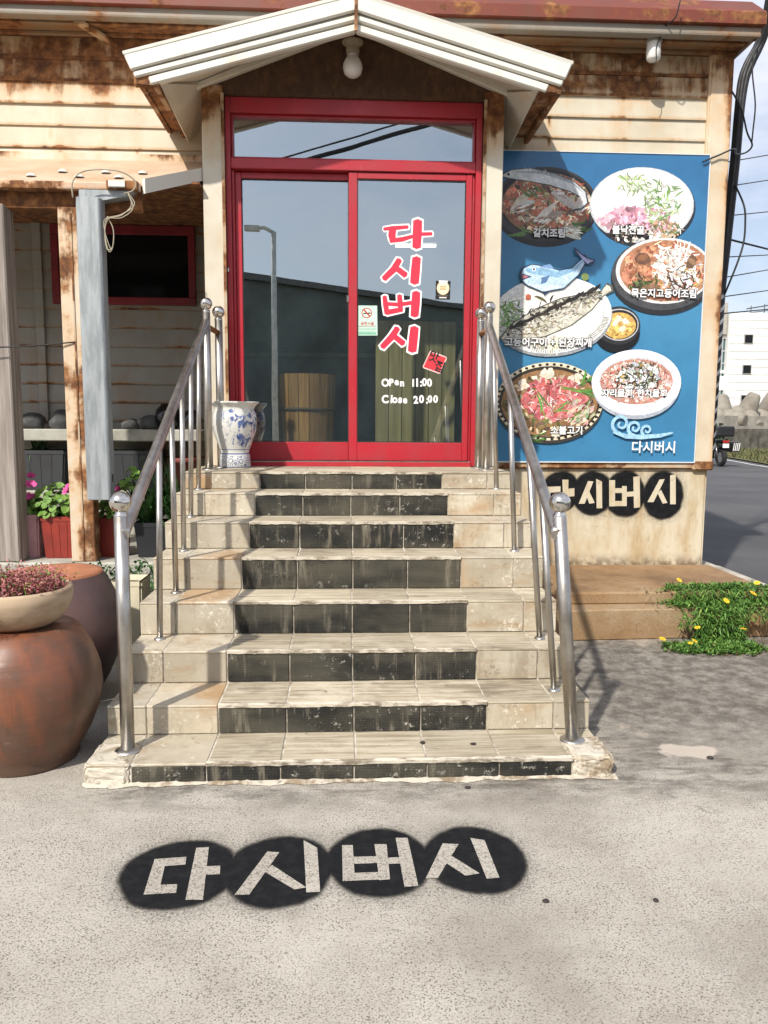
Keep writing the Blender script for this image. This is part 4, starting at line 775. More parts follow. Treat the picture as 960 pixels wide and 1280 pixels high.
WL = {'d': [[(1.564, 0.914), (1.696, 0.918), (1.697, 0.876), (1.616, 0.867), (1.618, 0.819), (1.703, 0.823), (1.705, 0.78), (1.572, 0.776)], [(1.709, 0.971), (1.758, 0.971), (1.759, 0.765), (1.722, 0.765)], [(1.756, 0.899), (1.808, 0.904), (1.81, 0.84), (1.759, 0.836)]], 's1': [[(1.915, 0.961), (1.958, 0.957), (1.894, 0.78), (1.846, 0.78)], [(1.899, 0.861), (1.926, 0.883), (1.975, 0.787), (1.932, 0.78)], [(1.979, 0.978), (2.027, 0.957), (2.037, 0.744), (1.992, 0.744)]], 'b': [[(2.084, 0.968), (2.132, 0.968), (2.14, 0.759), (2.093, 0.759)], [(2.19, 0.921), (2.228, 0.921), (2.235, 0.761), (2.196, 0.761)], [(2.132, 0.904), (2.193, 0.904), (2.194, 0.866), (2.134, 0.866)], [(2.136, 0.802), (2.197, 0.802), (2.199, 0.761), (2.138, 0.761)], [(2.228, 0.874), (2.289, 0.879), (2.29, 0.84), (2.23, 0.836)], [(2.277, 0.994), (2.329, 1.0), (2.344, 0.751), (2.294, 0.746)]], 's2': [[(2.49, 0.973), (2.533, 0.977), (2.451, 0.793), (2.401, 0.793)], [(2.48, 0.866), (2.507, 0.892), (2.564, 0.787), (2.525, 0.781)], [(2.575, 1.007), (2.62, 1.016), (2.632, 0.776), (2.586, 0.776)]]}
WE = [((1.697, .878), .162, .165), ((1.955, .863), .172, .182), ((2.218, .858), .170, .192), ((2.525, .848), .172, .200)]
def sprayed(name, label, letters, ells, axes, to3, mat_letter, ext):
    t = thing(name, label, 'painted lettering', to3(ells[1][0][0], ells[1][0][1], 0), 'sprayed name letterings')
    x0, x1, y0, y1 = ext
    mk('black_spray', [to3(x0, y0, .0016), to3(x1, y0, .0016), to3(x1, y1, .0016), to3(x0, y1, .0016)], [(0, 1, 2, 3)], spray_mat(name+'_paint', ells, axes), t)
    for k, g in letters.items():
        V = []; F_ = []
        for i, s_ in enumerate(g):
            a = len(V); V += [to3(q[0], q[1], .0026+i*.0001) for q in s_]; F_.append(tuple(range(a, a+len(s_))))
        mk('letter', V, F_, mat_letter, t)
sprayed('ground_lettering', 'black sprayed cloud with bare Hangul letters on the concrete in front of the steps', GL, GE, (0, 1), lambda a, b, d: (a, b, d), CONCRETE, (-.95, .85, 1.98, 2.72))
sprayed('wall_lettering', 'black sprayed cloud with cream Hangul letters on the wall below the menu board', WL, WE, (0, 2), lambda a, b, d: (a, 5.9878-d, b), BASEW, (1.4, 2.80, .56, 1.058))
# ------------------------------------------------------------------ porch
porch = thing('porch', 'lean-to porch with rusting sheet roof and posts left of the entrance', 'porch', (-2, 5.1, .49))
RUSTEDGE = rust_paint('peach_rusted_edge', C4(.55, .43, .32), .60, None, None, False, 6, .4)
zr = lambda y: 2.895+(y-5.1)*.47
rp_ = [(-5.5, 5.1), (-1.262, 5.1), (-.985, 5.55), (-.972, 5.975), (-5.5, 5.975)]
V = [(x, y, zr(y)) for x, y in rp_]+[(x, y, zr(y)-.02) for x, y in rp_]
mk('roof_sheet', V, [(0, 1, 2, 3, 4), (9, 8, 7, 6, 5)]+[(i, i+5, (i+1) % 5+5, (i+1) % 5) for i in range(5)], PORCHROOF, porch)
box('roof_edge', -5.5, -1.28, 5.055, 5.105, 2.838, 2.886, RUSTEDGE, porch, .01, 2)
a, b = Vector((-1.268, 5.088, 0)), Vector((-.982, 5.545, 0)); nrm = Vector((b-a)).cross(Vector((0, 0, 1))).normalized()*.022
q = [a+Vector((0, 0, 2.825)), b+Vector((0, 0, 3.045)), b+Vector((0, 0, 3.130)), a+Vector((0, 0, 2.915))]
mk('verge_trim', q+[v+nrm for v in q], [(0, 1, 2, 3), (7, 6, 5, 4), (0, 4, 5, 1), (1, 5, 6, 2), (2, 6, 7, 3), (3, 7, 4, 0)], WHITE_TRIM, porch)
box('rafter_plate', -5.5, -1.30, 5.14, 5.22, 2.74, 2.84, RUSTDK, porch, .004); box('ceiling', -5.5, -.975, 5.43, 6.575, 2.99, 3.004, RUSTDK, porch)
SC = mat_plain('screw_cap', (.72, .70, .62), .5)
for i, x in enumerate((-2.35, -2.0, -1.86, -1.70, -1.58, -1.45, -1.34)):
    y = 5.18+(.05 if i % 2 else .22); lathe('screw_cap', [(.032, 0), (.028, .012), (.014, .02), (0, .022)], (x, y, zr(y)+.0005), SC, porch, 12)
box('post', -1.80, -1.645, 5.09, 5.20, .49, 2.74, POST_R, porch, .006); box('post_seam', -1.724, -1.714, 5.084, 5.089, .49, 2.70, RUST, porch)
box('post', -2.33, -2.128, 5.08, 5.24, .49, 2.75, GREYWOOD, porch, .008)
dsp = prism('downspout', [(-1.650, 4.985), (-1.515, 4.985), (-1.502, 4.998), (-1.502, 5.085), (-1.650, 5.085)], 'Z', .908, 2.775, GALV, porch, .004); box('slot', -1.5015, -1.4995, 5.03, 5.05, 1.02, 1.07, INK_K, dsp)
ob = prism('gutter_box', [(-1.655, 2.776), (-1.50, 2.776), (-1.36, 2.80), (-1.31, 2.845), (-1.655, 2.845)], 'Y', 5.06, 5.16, GALV, porch, .006); box('gutter_box', -1.48, -1.285, 5.03, 5.12, 2.836, 2.892, RUST, porch, .014, 2); box('patch', -1.46, -1.36, 5.022, 5.029, 2.845, 2.886, WHITE_TRIM, porch)
CORD = mat_plain('pale_cord', (.36, .32, .24), .7)
tube('cord', [(-1.66, 4.97, 2.76), (-1.655, 4.96, 2.85), (-1.60, 4.96, 2.91), (-1.48, 4.95, 2.925), (-1.36, 4.955, 2.915), (-1.285, 4.98, 2.87), (-1.30, 4.99, 2.82), (-1.36, 5.0, 2.80)], .0045, CORD, porch, 8)
for k in range(3):
    dz = random.uniform(-.02, .02); tube('cord', [(-1.33, 4.98, 2.80), (-1.31+.01*k, 4.97, 2.72+dz), (-1.37, 4.965, 2.66+dz), (-1.45-.01*k, 4.97, 2.64), (-1.475, 4.97, 2.56+dz), (-1.465+.01*k, 4.97, 2.46+dz), (-1.43, 4.97, 2.48), (-1.425, 4.975, 2.58), (-1.46, 4.98, 2.66)], .0032, CORD, porch, 6)
tag(tube('wire', [(-3.4, 5.0, 1.80), (-2.3, 5.02, 1.86), (-1.98, 5.05, 1.88), (-1.72, 5.083, 1.91)], .0045, GASKET, porch, 6), 'thin slack wire tied to the porch post', None)
DUSTW = mat_plain('dusty_white_concrete', (.36, .355, .31), .9, 0, .2, 5, .4)
led = empty('plant_ledge', (-2, 5.5, 0)); tag(led, 'pale concrete ledge holding flower pots under the porch', 'ledge')
box('lower_ledge', -5.5, -1.03, 5.05, 6.55, 0, .49, DUSTW, led, .01); box('upper_ledge', -5.5, -1.06, 6.24, 6.56, .491, .856, DUSTW, led, .01)
shf = tag(box('shelf', -5.5, -1.15, 6.20, 6.57, 1.252, 1.345, DUSTW, None, .008), 'pale concrete shelf along the porch wall below the window', 'shelf')
# ------------------------------------------------------------------ plants
def leaf_mat(name, a, b, rough=.55):
    m = M(name); c = m.mix(m.rng(m.noise(14, 4, .6), .35, .68), C4(*a), C4(*b)); c = m.hsv(c, m.rng(m.noise(60, 2), .3, .7, .75, 1.3))
    return m.done(c, rough, 0, m.bump(m.noise(90, 2), .1, .002), spec=.35)
LEAF = leaf_mat('leaf_green', (.045, .12, .018), (.09, .20, .035)); LEAF_D = leaf_mat('leaf_dark', (.02, .06, .015), (.05, .13, .03)); LEAF_Y = leaf_mat('leaf_bright', (.09, .19, .03), (.18, .30, .06)); SEDUM = leaf_mat('sedum_pink', (.33, .09, .10), (.48, .22, .20)); SOIL = mat_plain('soil', (.05, .035, .024), .95, 0, .3, 20, .8)
PINK = mat_plain('pink_petal', (.62, .06, .26), .6, 0, .15, 30); YEL = mat_plain('yellow_petal', (.80, .52, .02), .6, 0, .1, 30); YELC = mat_plain('yellow_flower_centre', (.55, .25, .01), .8, 0, .2, 60)
class Leaves:
    def __init__(s): s.v = []; s.f = []
    def leaf(s, p, d, l, wd, upv=None, bend=.3, seg=3):
        """pointed blade from p along d"""
        d = Vector(d).normalized(); sd_ = d.cross(Vector((0, 0, 1)) if abs(d.z) < .95 else Vector((1, 0, 0))).normalized(); sd_ = Quaternion(d, random.uniform(-.6, .6)) @ sd_
        p = Vector(p); a = len(s.v); dn = Vector((0, 0, -1)); prof = [.35, 1, .8, .05] if seg == 3 else [.45, .9, 1, .85, .5, .05]
        for i in range(seg+1):
            t = i/seg; c = p+d*l*t+dn*bend*l*t*t; hw = wd*.5*prof[min(i*(len(prof)-1)//seg, len(prof)-1)]; s.v += [c-sd_*hw, c+sd_*hw]
        for i in range(seg): s.f.append((a+2*i, a+2*i+1, a+2*i+3, a+2*i+2))
    def disc(s, c, n, r, lob=.12, k=9):
        c = Vector(c); n = Vector(n).normalized(); u = n.orthogonal().normalized(); w_ = n.cross(u); a = len(s.v); s.v.append(c-n*r*.22); ph = random.uniform(0, 6)
        for i in range(k): t = 2*math.pi*i/k+ph; rr = r*(1+lob*math.sin(3*t)); s.v.append(c+u*rr*math.cos(t)+w_*rr*math.sin(t))
        for i in range(k): s.f.append((a, a+1+i, a+1+(i+1) % k))
    def build(s, name, mat, par=None): return mk(name, s.v, s.f, mat, par, True)
rv_ = lambda a=1: Vector((random.uniform(-a, a), random.uniform(-a, a), random.uniform(-a, a)))
def flower(c, n, r, mat, par, k=5, wide=.8, cm=None):
    L_ = Leaves(); n = Vector(n).normalized(); u = n.orthogonal().normalized(); w_ = n.cross(u); c = Vector(c); ph = random.uniform(0, 6)
    for i in range(k):
        t = ph+2*math.pi*i/k; d = u*math.cos(t)+w_*math.sin(t); sd_ = n.cross(d); a = len(L_.v)
        L_.v += [c, c+d*r*.55-sd_*r*wide*.42+n*r*.08, c+d*r*.95-sd_*r*wide*.3+n*r*.12, c+d*r*.95+sd_*r*wide*.3+n*r*.12, c+d*r*.55+sd_*r*wide*.42+n*r*.08]; L_.f.append((a, a+1, a+2, a+3, a+4))
    o = L_.build('flower', mat, par)
    if cm:
        bm = bmesh.new(); bmesh.ops.create_uvsphere(bm, u_segments=8, v_segments=5, radius=r*.22)
        for v in bm.verts: v.co = v.co+c+n*r*.1
        bm_obj('flower_centre', bm, cm, o, True)
    return o
def tub(name, label, cat, x0, x1, y0, y1, z0, z1, mat, group, taper=.84, ribs=True):
    t = thing(name, label, cat, ((x0+x1)/2, (y0+y1)/2, z0), group); cx, cy = (x0+x1)/2, (y0+y1)/2; hx, hy = (x1-x0)/2, (y1-y0)/2; bm = bmesh.new()
    def ring(k, z, dd=0): return [bm.verts.new((cx+sx*(hx*k-dd), cy+sy*(hy*k-dd), z)) for sx, sy in ((-1, -1), (1, -1), (1, 1), (-1, 1))]
    R_ = [ring(taper, z0), ring(.97, z1-.03), ring(1.0, z1-.03), ring(1.0, z1), ring(1.0, z1, .012), ring(.97, z1-.03, .014), ring(taper, z0+.02, .014)]
    bm.faces.new(R_[0][::-1]); bm.faces.new(R_[-1])
    for a, b in zip(R_, R_[1:]):
        for i in range(4): bm.faces.new((a[i], a[(i+1) % 4], b[(i+1) % 4], b[i]))
    bmesh.ops.bevel(bm, geom=[e for e in bm.edges if abs(e.verts[0].co.z-e.verts[1].co.z) > .02], offset=.012, segments=2, affect='EDGES')
    bm_obj('tub', bm, mat, t)
    if ribs:
        for fx in (-.45, .0, .45)[::1 if hx > .09 else 3] if hx > .09 else (-.4,): 
            slab('rib', [(cx+hx*fx*taper-.004, cy-hy*taper-.0035, z0+.01), (cx+hx*fx*taper+.004, cy-hy*taper-.0035, z0+.01), (cx+hx*fx+.004, cy-hy*.965-.0035, z1-.035), (cx+hx*fx-.004, cy-hy*.965-.0035, z1-.035)], -.006, mat, t)
    mk('soil', [(cx-hx*.95, cy-hy*.93, z1-.035), (cx+hx*.95, cy-hy*.93, z1-.035), (cx+hx*.95, cy+hy*.93, z1-.035), (cx-hx*.95, cy+hy*.93, z1-.035)], [(0, 1, 2, 3)], SOIL, t)
    return t
def geranium(t, cx, cy, z, rx, ry, h, n, nf, mat=None):
    L_ = Leaves()
    for i in range(n):
        a, r = random.uniform(0, 6.28), math.sqrt(random.random()); p = Vector((cx+rx*r*math.cos(a), cy+ry*r*math.sin(a), z+h*random.uniform(.05, 1)*(1-.5*r*r))); L_.disc(p, Vector((math.cos(a)*r*.7, math.sin(a)*r*.7-.5, .9))+rv_(.4), random.uniform(.016, .030))
        if i % 3 == 0: L_.leaf((cx+(p.x-cx)*.4, cy+(p.y-cy)*.4, z-.03), p-Vector((cx+(p.x-cx)*.4, cy+(p.y-cy)*.4, z-.03)), (p-Vector((cx, cy, z-.03))).length, .005, bend=0)
    L_.build('foliage', mat or LEAF_Y, t)
    for i in range(nf):
        a = random.uniform(0, 6.28); c = Vector((cx+rx*.9*math.cos(a), cy-ry*random.uniform(.2, 1.1), z+h*random.uniform(.5, 1.25)))
        for j in range(3): flower(c+rv_(.014), Vector((random.uniform(-.5, .5), -1, .6)), random.uniform(.016, .023), PINK, t, 5, .95)
def blades(t, cx, cy, z, n, l, wd, mat, spread=.8, bend=.6, name='foliage'):
    L_ = Leaves()
    for i in range(n):
        a = random.uniform(0, 6.28); k = random.uniform(.15, spread); L_.leaf((cx+random.uniform(-.05, .05), cy+random.uniform(-.04, .04), z), (math.cos(a)*k, math.sin(a)*k, 1), l*random.uniform(.6, 1.1), wd*random.uniform(.7, 1.2), bend=bend*random.uniform(.3, 1.3)*k, seg=5)
    L_.build(name, mat, t)
P_PINK = mat_plain('pale_pink_plastic', (.46, .25, .26), .5, 0, .12, 8); P_RED = mat_plain('brick_red_plastic', (.25, .03, .02), .5, 0, .14, 8); P_GREY = mat_plain('charcoal_plastic', (.035, .038, .042), .55, 0, .15, 8); P_DARK = mat_plain('black_plastic_pot', (.018, .02, .024), .5, 0, .15, 8); P_CREAM = mat_plain('cream_ceramic', (.62, .57, .42), .6, 0, .1, 7)
t = tub('flower_pot', 'pale pink plastic pot of pink geraniums beside the grey wooden post', 'flower pot', -2.225, -2.055, 5.22, 5.42, .492, .785, P_PINK, 'pots on the ledge'); geranium(t, -2.12, 5.32, .78, .08, .09, .13, 60, 6)
t = tub('flower_pot', 'brick red plastic pot of bushy pink geraniums left of the rusty post', 'flower pot', -2.04, -1.80, 5.20, 5.42, .492, .775, P_RED, 'pots on the ledge'); geranium(t, -1.94, 5.29, .77, .17, .13, .24, 190, 7)
t = tub('flower_pot', 'brick red plastic pot between the downspout and the handrail post', 'flower pot', -1.68, -1.50, 5.24, 5.44, .492, .76, P_RED, 'pots on the ledge'); geranium(t, -1.57, 5.32, .75, .11, .10, .24, 110, 2)
t = tub('flower_pot', 'black plastic pot of long strap leaves behind the left handrail', 'flower pot', -1.43, -1.20, 5.22, 5.46, .492, .73, P_DARK, 'pots on the ledge', ribs=False); blades(t, -1.34, 5.32, .70, 90, .52, .035, LEAF_D, .9, .8); geranium(t, -1.42, 5.20, .95, .09, .07, .16, 30, 0, LEAF_Y)
t = tub('flower_pot', 'small black pot of dark blades against the stair side', 'flower pot', -1.20, -1.06, 5.20, 5.40, .492, .72, P_DARK, 'pots on the ledge', ribs=False); blades(t, -1.14, 5.28, .70, 60, .55, .028, LEAF_D, .6, .7)
t = tub('planter_box', 'charcoal planter box of thin grass on the upper ledge, left of the rusty post', 'planter', -2.64, -2.235, 6.27, 6.53, .858, 1.175, P_GREY, 'charcoal planter boxes'); blades(t, -2.47, 6.40, 1.16, 40, .22, .012, LEAF_D, 1.2, .9)
t = tub('planter_box', 'charcoal planter box on the upper ledge behind the strap leaves', 'planter', -1.91, -1.49, 6.27, 6.53, .858, 1.175, P_GREY, 'charcoal planter boxes')
for px in (-1.56,):
    bm = bmesh.new()
    for i in range(60): add_box(bm, *(lambda x, y: (x-.006, x+.006, y-.006, y+.006))(random.uniform(-1.88, -1.52), random.uniform(6.30, 6.50)), 1.14, 1.155+random.uniform(0, .02))
    bm_obj('dry_stubble', bm, SOIL, t)
text_mesh('mould_mark', '1101', .05, mat_plain('grey_print', (.12, .12, .12), .6), t, lambda x, y: (-1.63+x, 6.267, 1.10+y), 0)
# rocks and pots on the shelf
ROCK = mat_plain('grey_beach_stone', (.075, .078, .08), .85, 0, .25, 12, .6)
def rock(name, label, c, r, par=None, mat=None, cat='stone', grp='stones on the shelf', seed=0):
    bm = bmesh.new(); bmesh.ops.create_icosphere(bm, subdivisions=3, radius=1); rr = random.Random(seed); ph = [rr.uniform(0, 6) for _ in range(6)]
    for v in bm.verts:
        k = 1+.09*math.sin(v.co.x*2.5+ph[0])+.08*math.sin(v.co.y*3+ph[1]+v.co.z*2)+.05*math.sin(v.co.z*5+ph[2]+v.co.x*3); v.co = Vector((c[0]+v.co.x*r[0]*k, c[1]+v.co.y*r[1]*k, c[2]+max(v.co.z, -.75)*r[2]*k))
    return tag(bm_obj(name, bm, mat or ROCK, None, True), label, cat, grp)
for i, (x, z_, rx, rz, lb) in enumerate(((-2.54, .07, .115, .08, 'round grey stone on the shelf nearest the grey wooden post'), (-2.29, .08, .11, .09, 'large grey stone on the shelf just left of the rusty post'), (-2.15, .065, .075, .075, 'small dark stone on the shelf half hidden by the rusty post'), (-1.74, .04, .075, .055, 'small flat grey stone on the shelf just right of the downspout'), (-1.585, .055, .11, .065, 'wide low grey stone on the shelf left of the black jar'))):
    rock('stone', lb, (x, 6.38, 1.345+z_*.72), (rx, .10, rz), seed=i)
GLZ = mat_plain('black_glaze', (.012, .012, .013), .16, 0, .2, 8, .05)
for x, r, lb in ((-1.435, .107, 'round black glazed jar on the shelf beside the handrail'), (-1.335+.09, .082, 'small black glazed jar at the right end of the shelf')):
    tag(lathe('glazed_jar', [(0, 0), (r*.6, 0), (r*.9, r*.5), (r, r*.95), (r*.88, r*1.45), (r*.55, r*1.8), (r*.5, r*1.9), (r*.42, r*1.85), (0, r*1.6)], (x, 6.36, 1.346), GLZ, None, 28), lb, 'jar', 'black jars on the shelf')
t = thing('clay_pot', 'dull red clay pot under the shelf end behind the handrail', 'flower pot', (-1.32, 6.36, .857)); lathe('pot', [(0, 0), (.075, 0), (.105, .22), (.115, .22), (.115, .26), (.098, .26), (.09, .24), (0, .23)], (-1.32, 6.36, .857), mat_plain('dull_red_clay', (.20, .05, .04), .8), t, 24)
# ------------------------------------------------------------------ clay jars
m = M('brown_onggi_glaze'); x, y, z = m.xyz(); n = m.noise(3.4, 5, .55, m.pos((1.3, 1.3, .55))); c = m.ramp(n, [(.30, C4(.060, .036, .025)), (.43, C4(.115, .058, .036)), (.57, C4(.20, .070, .034)), (.66, C4(.13, .065, .040)), (.78, C4(.15, .092, .062))])
c = m.mix(m.rng(m.noise(1, 5, .6, m.pos((3, 3, 40))), .45, .7, 0, .35), c, C4(.10, .06, .045)); c = m.mix(m.rng(z, .02, .16, .8, 0), c, C4(.085, .055, .038)); dr_ = m.rng(m.noise(1, 5, .6, m.pos((14, 14, 1.1))), .56, .70, 0, .35); c = m.mix(dr_, c, C4(.05, .033, .026)); c = m.mix(m.rng(m.noise(26, 5, .7), .62, .72, 0, .5), c, C4(.26, .20, .15)); ONGGI = m.done(c, m.rng(m.noise(7, 5),   .3, .7, .30, .52), 0, m.bump(m.math('ADD', m.noise(1, 4, .6, m.pos((2, 2, 60))), m.math('MULTIPLY', m.wave(9, d='Z', dist=.6), .2)), .2, .005))
m = M('purple_onggi_glaze'); c = m.ramp(m.noise(2.6, 5, .55), [(.3, C4(.045, .030, .030)), (.55, C4(.085, .050, .050)), (.75, C4(.14, .075, .06))]); ONGGI2 = m.done(c, .42, 0, m.bump(m.noise(1, 4, .6, m.pos((2, 2, 60))), .2, .006))
m = M('raw_terracotta'); c = m.mix(m.rng(m.noise(6, 6, .65), .35, .7), C4(.40, .16, .075), C4(.26, .10, .05)); TERRA = m.done(c, .85, 0, m.bump(m.noise(40, 4), .4, .004))
m = M('pale_clay'); c = m.mix(m.rng(m.noise(3, 6, .62, m.pos((1.5, 1.5, 5))), .35, .7), C4(.45, .34, .23), C4(.30, .20, .12)); c = m.mix(m.rng(m.noise(9, 5, .7), .62, .72, 0, .6), c, C4(.13, .10, .05)); PALECLAY = m.done(c, .85, 0, m.bump(m.noise(30, 5), .35, .005))
J1 = (-1.345, 3.19, 0)
t = thing('clay_jar', 'big reddish brown onggi jar at the front with a planted bowl on it', 'jar', J1, 'clay jars beside the stairs')
lathe('body', [(0, 0), (.20, 0), (.208, .012), (.206, .035), (.222, .06), (.262, .13), (.297, .22), (.312, .30), (.306, .38), (.28, .46), (.243, .53), (.212, .565), (.20, .572), (0, .575)], J1, ONGGI, t, 56, .006)
t = thing('bowl_planter', 'pale clay bowl of pink sedum standing on the front jar', 'planter', (J1[0], J1[1], .575)); BW = (J1[0]-.005, J1[1]-.01, .576)
lathe('bowl', [(0, 0), (.125, 0), (.16, .02), (.195, .065), (.212, .11), (.216, .15), (.205, .162), (.193, .158), (.185, .13), (0, .125)], BW, PALECLAY, t, 48, .004)
lathe('soil', [(.188, .138), (.1, .150), (0, .155)], BW, SOIL, t, 24)
L_ = Leaves(); L2 = Leaves()
for i in range(430):
    a, r = random.uniform(0, 6.28), math.sqrt(random.random())*.17; b_ = Vector((BW[0]+r*math.cos(a), BW[1]+r*math.sin(a), BW[2]+.14)); d = Vector((math.cos(a)*r*4, math.sin(a)*r*4, 1))+rv_(.35); ln = random.uniform(.04, .105)*(1.25 if r < .09 else .9)
    (L_ if random.random() < .86 else L2).leaf(b_, d, ln, .005, bend=.1)
    for j in range(7):
        q = b_+d.normalized()*ln*(.35+.65*j/6); (L_ if random.random() < .86 else L2).leaf(q, rv_(1)+Vector((0, 0, .5)), random.uniform(.010, .018), .007, bend=.2)
L_.build('foliage', SEDUM, t); L2.build('green_foliage', LEAF_Y, t)
L3 = Leaves()
for i in range(26): L3.leaf((BW[0]-.02+random.uniform(-.03, .03), BW[1]-.213, BW[2]+.07+random.uniform(-.03, .03)), rv_(1)+Vector((0, -.7, 0)), .03, .006)
L3.build('moss_tuft', LEAF_D, t)
J2 = (-1.47, 3.92, 0)
t = thing('clay_jar', 'dark purple brown onggi jar behind with a bare flat terracotta top', 'jar', J2, 'clay jars beside the stairs')
lathe('body', [(0, 0), (.19, 0), (.20, .03), (.25, .12), (.30, .24), (.318, .34), (.31, .44), (.285, .54), (.25, .61), (.228, .645)], J2, ONGGI2, t, 56, .006); lathe('flat_top', [(.2285, .6445), (.222, .656), (.20, .655), (.06, .652), (0, .652)], J2, TERRA, t, 40)
t = tub('cream_pot', 'cream coloured square pot between the dark jar and the stairs', 'flower pot', -1.36, -1.17, 4.40, 4.62, .0, .50, P_CREAM, None, .9, False)
t2 = thing('ledge_weeds', 'low dark leafy weeds along the foot of the ledge', 'plant', (-1.35, 4.85, 0)); L_ = Leaves()
for i in range(520):
    c = Vector((random.uniform(-1.75, -1.06), random.uniform(4.72, 5.0), random.uniform(.25, .52))); L_.leaf(c, rv_(1)+Vector((0, -.4, .3)), random.uniform(.03, .07), .02, bend=.4)
for i in range(60): c = Vector((random.uniform(-1.75, -1.06), random.uniform(4.8, 5.0), 0)); L_.leaf(c, rv_(.2)+Vector((0, 0, 1)), .5, .006, bend=.05)
L_.build('foliage', LEAF_D, t2)
# ------------------------------------------------------------------ porcelain vase on the landing
m = M('blue_white_porcelain'); x, y, z = m.xyz(); zz = m.math('SUBTRACT', z, HS[7]); nf = m.noise(17, 6, .68, m.pos((1, 1, .9)), .8); big = m.rng(m.noise(6.5, 3, .5), .40, .50)
flor = m.math('MULTIPLY', m.rng(nf, .48, .55), big); belly = m.math('MULTIPLY', m.rng(zz, .13, .16), m.rng(zz, .39, .41, 1, 0)); flor = m.math('MULTIPLY', flor, belly)
sw = m.rng(m.math('SINE', m.math('MULTIPLY', m.vor(24), 26)), .1, .5); foot = m.math('MULTIPLY', m.math('MULTIPLY', sw, m.rng(zz, .012, .018)), m.rng(zz, .085, .09, 1, 0))
def band(a, b): return m.math('MULTIPLY', m.rng(zz, a-.001, a+.001), m.rng(zz, b-.001, b+.001, 1, 0))
ln_ = m.math('MAXIMUM', m.math('MAXIMUM', band(.094, .102), band(.006, .012)), band(.125, .129)); mask = m.math('MAXIMUM', m.math('MAXIMUM', flor, m.math('MULTIPLY', foot, .8)), ln_)
c = m.mix(mask, C4(.66, .66, .62), m.ramp(m.noise(40, 3), [(.35, C4(.03, .055, .20)), (.65, C4(.10, .16, .38))])); PORC = m.done(c, .14, 0, coat=.6)
vz = thing('porcelain_vase', 'blue and white porcelain vase on the landing left of the door', 'vase', (-.757, 5.33, HS[7]))
bm = bmesh.new(); prof = [(0, 0), (.098, 0), (.104, .01), (.100, .09), (.092, .112), (.096, .13), (.112, .19), (.130, .27), (.137, .33), (.133, .39), (.122, .425), (.124, .445), (.140, .465), (.150, .478), (.146, .482), (.128, .462), (.110, .43), (.118, .36), (.10, .2), (0, .19)]
add_lathe(bm, [(q[0]*(1.03+.09*max(0, min(1, (q[1]-.12)/.15))), q[1]*.93) for q in prof], (-.757, 5.33, HS[7]), 56)
for v in bm.verts:
    h = v.co.z-HS[7]
    if h > .434: a = math.atan2(v.co.y-5.33, v.co.x+.757); k = 1+.025*math.sin(10*a); v.co.x = -.757+(v.co.x+.757)*k; v.co.y = 5.33+(v.co.y-5.33)*k
bm_obj('body', bm, PORC, vz)
# ------------------------------------------------------------------ behind the door glass
m = M('barrel_wood'); g = m.noise(1, 6, .6, m.pos((30, 30, 2))); c = m.hsv(m.ramp(g, [(.3, C4(.23, .11, .03)), (.55, C4(.42, .23, .07)), (.75, C4(.52, .31, .11))]), m.rng(m.rand(), 0, 1, .75, 1.15)); BARREL = m.done(c, .6, 0, m.bump(g, .2, .003))
t = thing('wooden_tub', 'wooden stave tub standing behind the left glass door', 'tub', (-.32, 6.2, 1.11)); bc = (-.32, 6.2)
for i in range(18):
    a0, a1 = 2*math.pi*i/18+.012, 2*math.pi*(i+1)/18-.012; bm = bmesh.new(); rr = [(.215, 1.112), (.24, 1.78), (.222, 1.78), (.198, 1.112)]; A = [bm.verts.new((bc[0]+r*math.cos(a0), bc[1]+r*math.sin(a0), z)) for r, z in rr]; B = [bm.verts.new((bc[0]+r*math.cos(a1), bc[1]+r*math.sin(a1), z)) for r, z in rr]
    bm.faces.new(A); bm.faces.new(B[::-1])
    for k in range(4): bm.faces.new((A[k], B[k], B[(k+1) % 4], A[(k+1) % 4]))
    bm_obj('stave', bm, BARREL, t)
lathe('hoop', [(.234, 0), (.240, .0), (.242, .022), (.236, .022)], (bc[0], bc[1], 1.50), mat_plain('hoop_cord', (.10, .07, .04), .7), t, 36); lathe('tub_lid', [(0, 0), (.205, 0), (.205, .02), (0, .02)], (bc[0], bc[1], 1.74), BARREL, t, 30)
m = M('olive_planks'); g = m.noise(1, 6, .6, m.pos((26, 26, 1.4))); c = m.hsv(m.ramp(g, [(.3, C4(.22, .18, .08)), (.55, C4(.36, .32, .15)), (.75, C4(.46, .42, .22))]), m.rng(m.rand(), 0, 1, .85, 1.12)); PLANKM = m.done(c, .65, 0, m.bump(g, .2, .003))
t = thing('plank_screen', 'olive wooden plank screen standing behind the right glass door', 'screen', (.58, 6.5, 1.11))
for i in range(6): box('plank', .25+i*.112, .25+i*.112+.107, 6.49+random.uniform(-.002, .002), 6.512, 1.112, 2.245+random.uniform(-.004, .004), PLANKM, t, .004)
box('batten', .26, .91, 6.514, 6.54, 1.35, 1.43, PLANKM, t); box('batten', .26, .91, 6.514, 6.54, 2.0, 2.08, PLANKM, t)
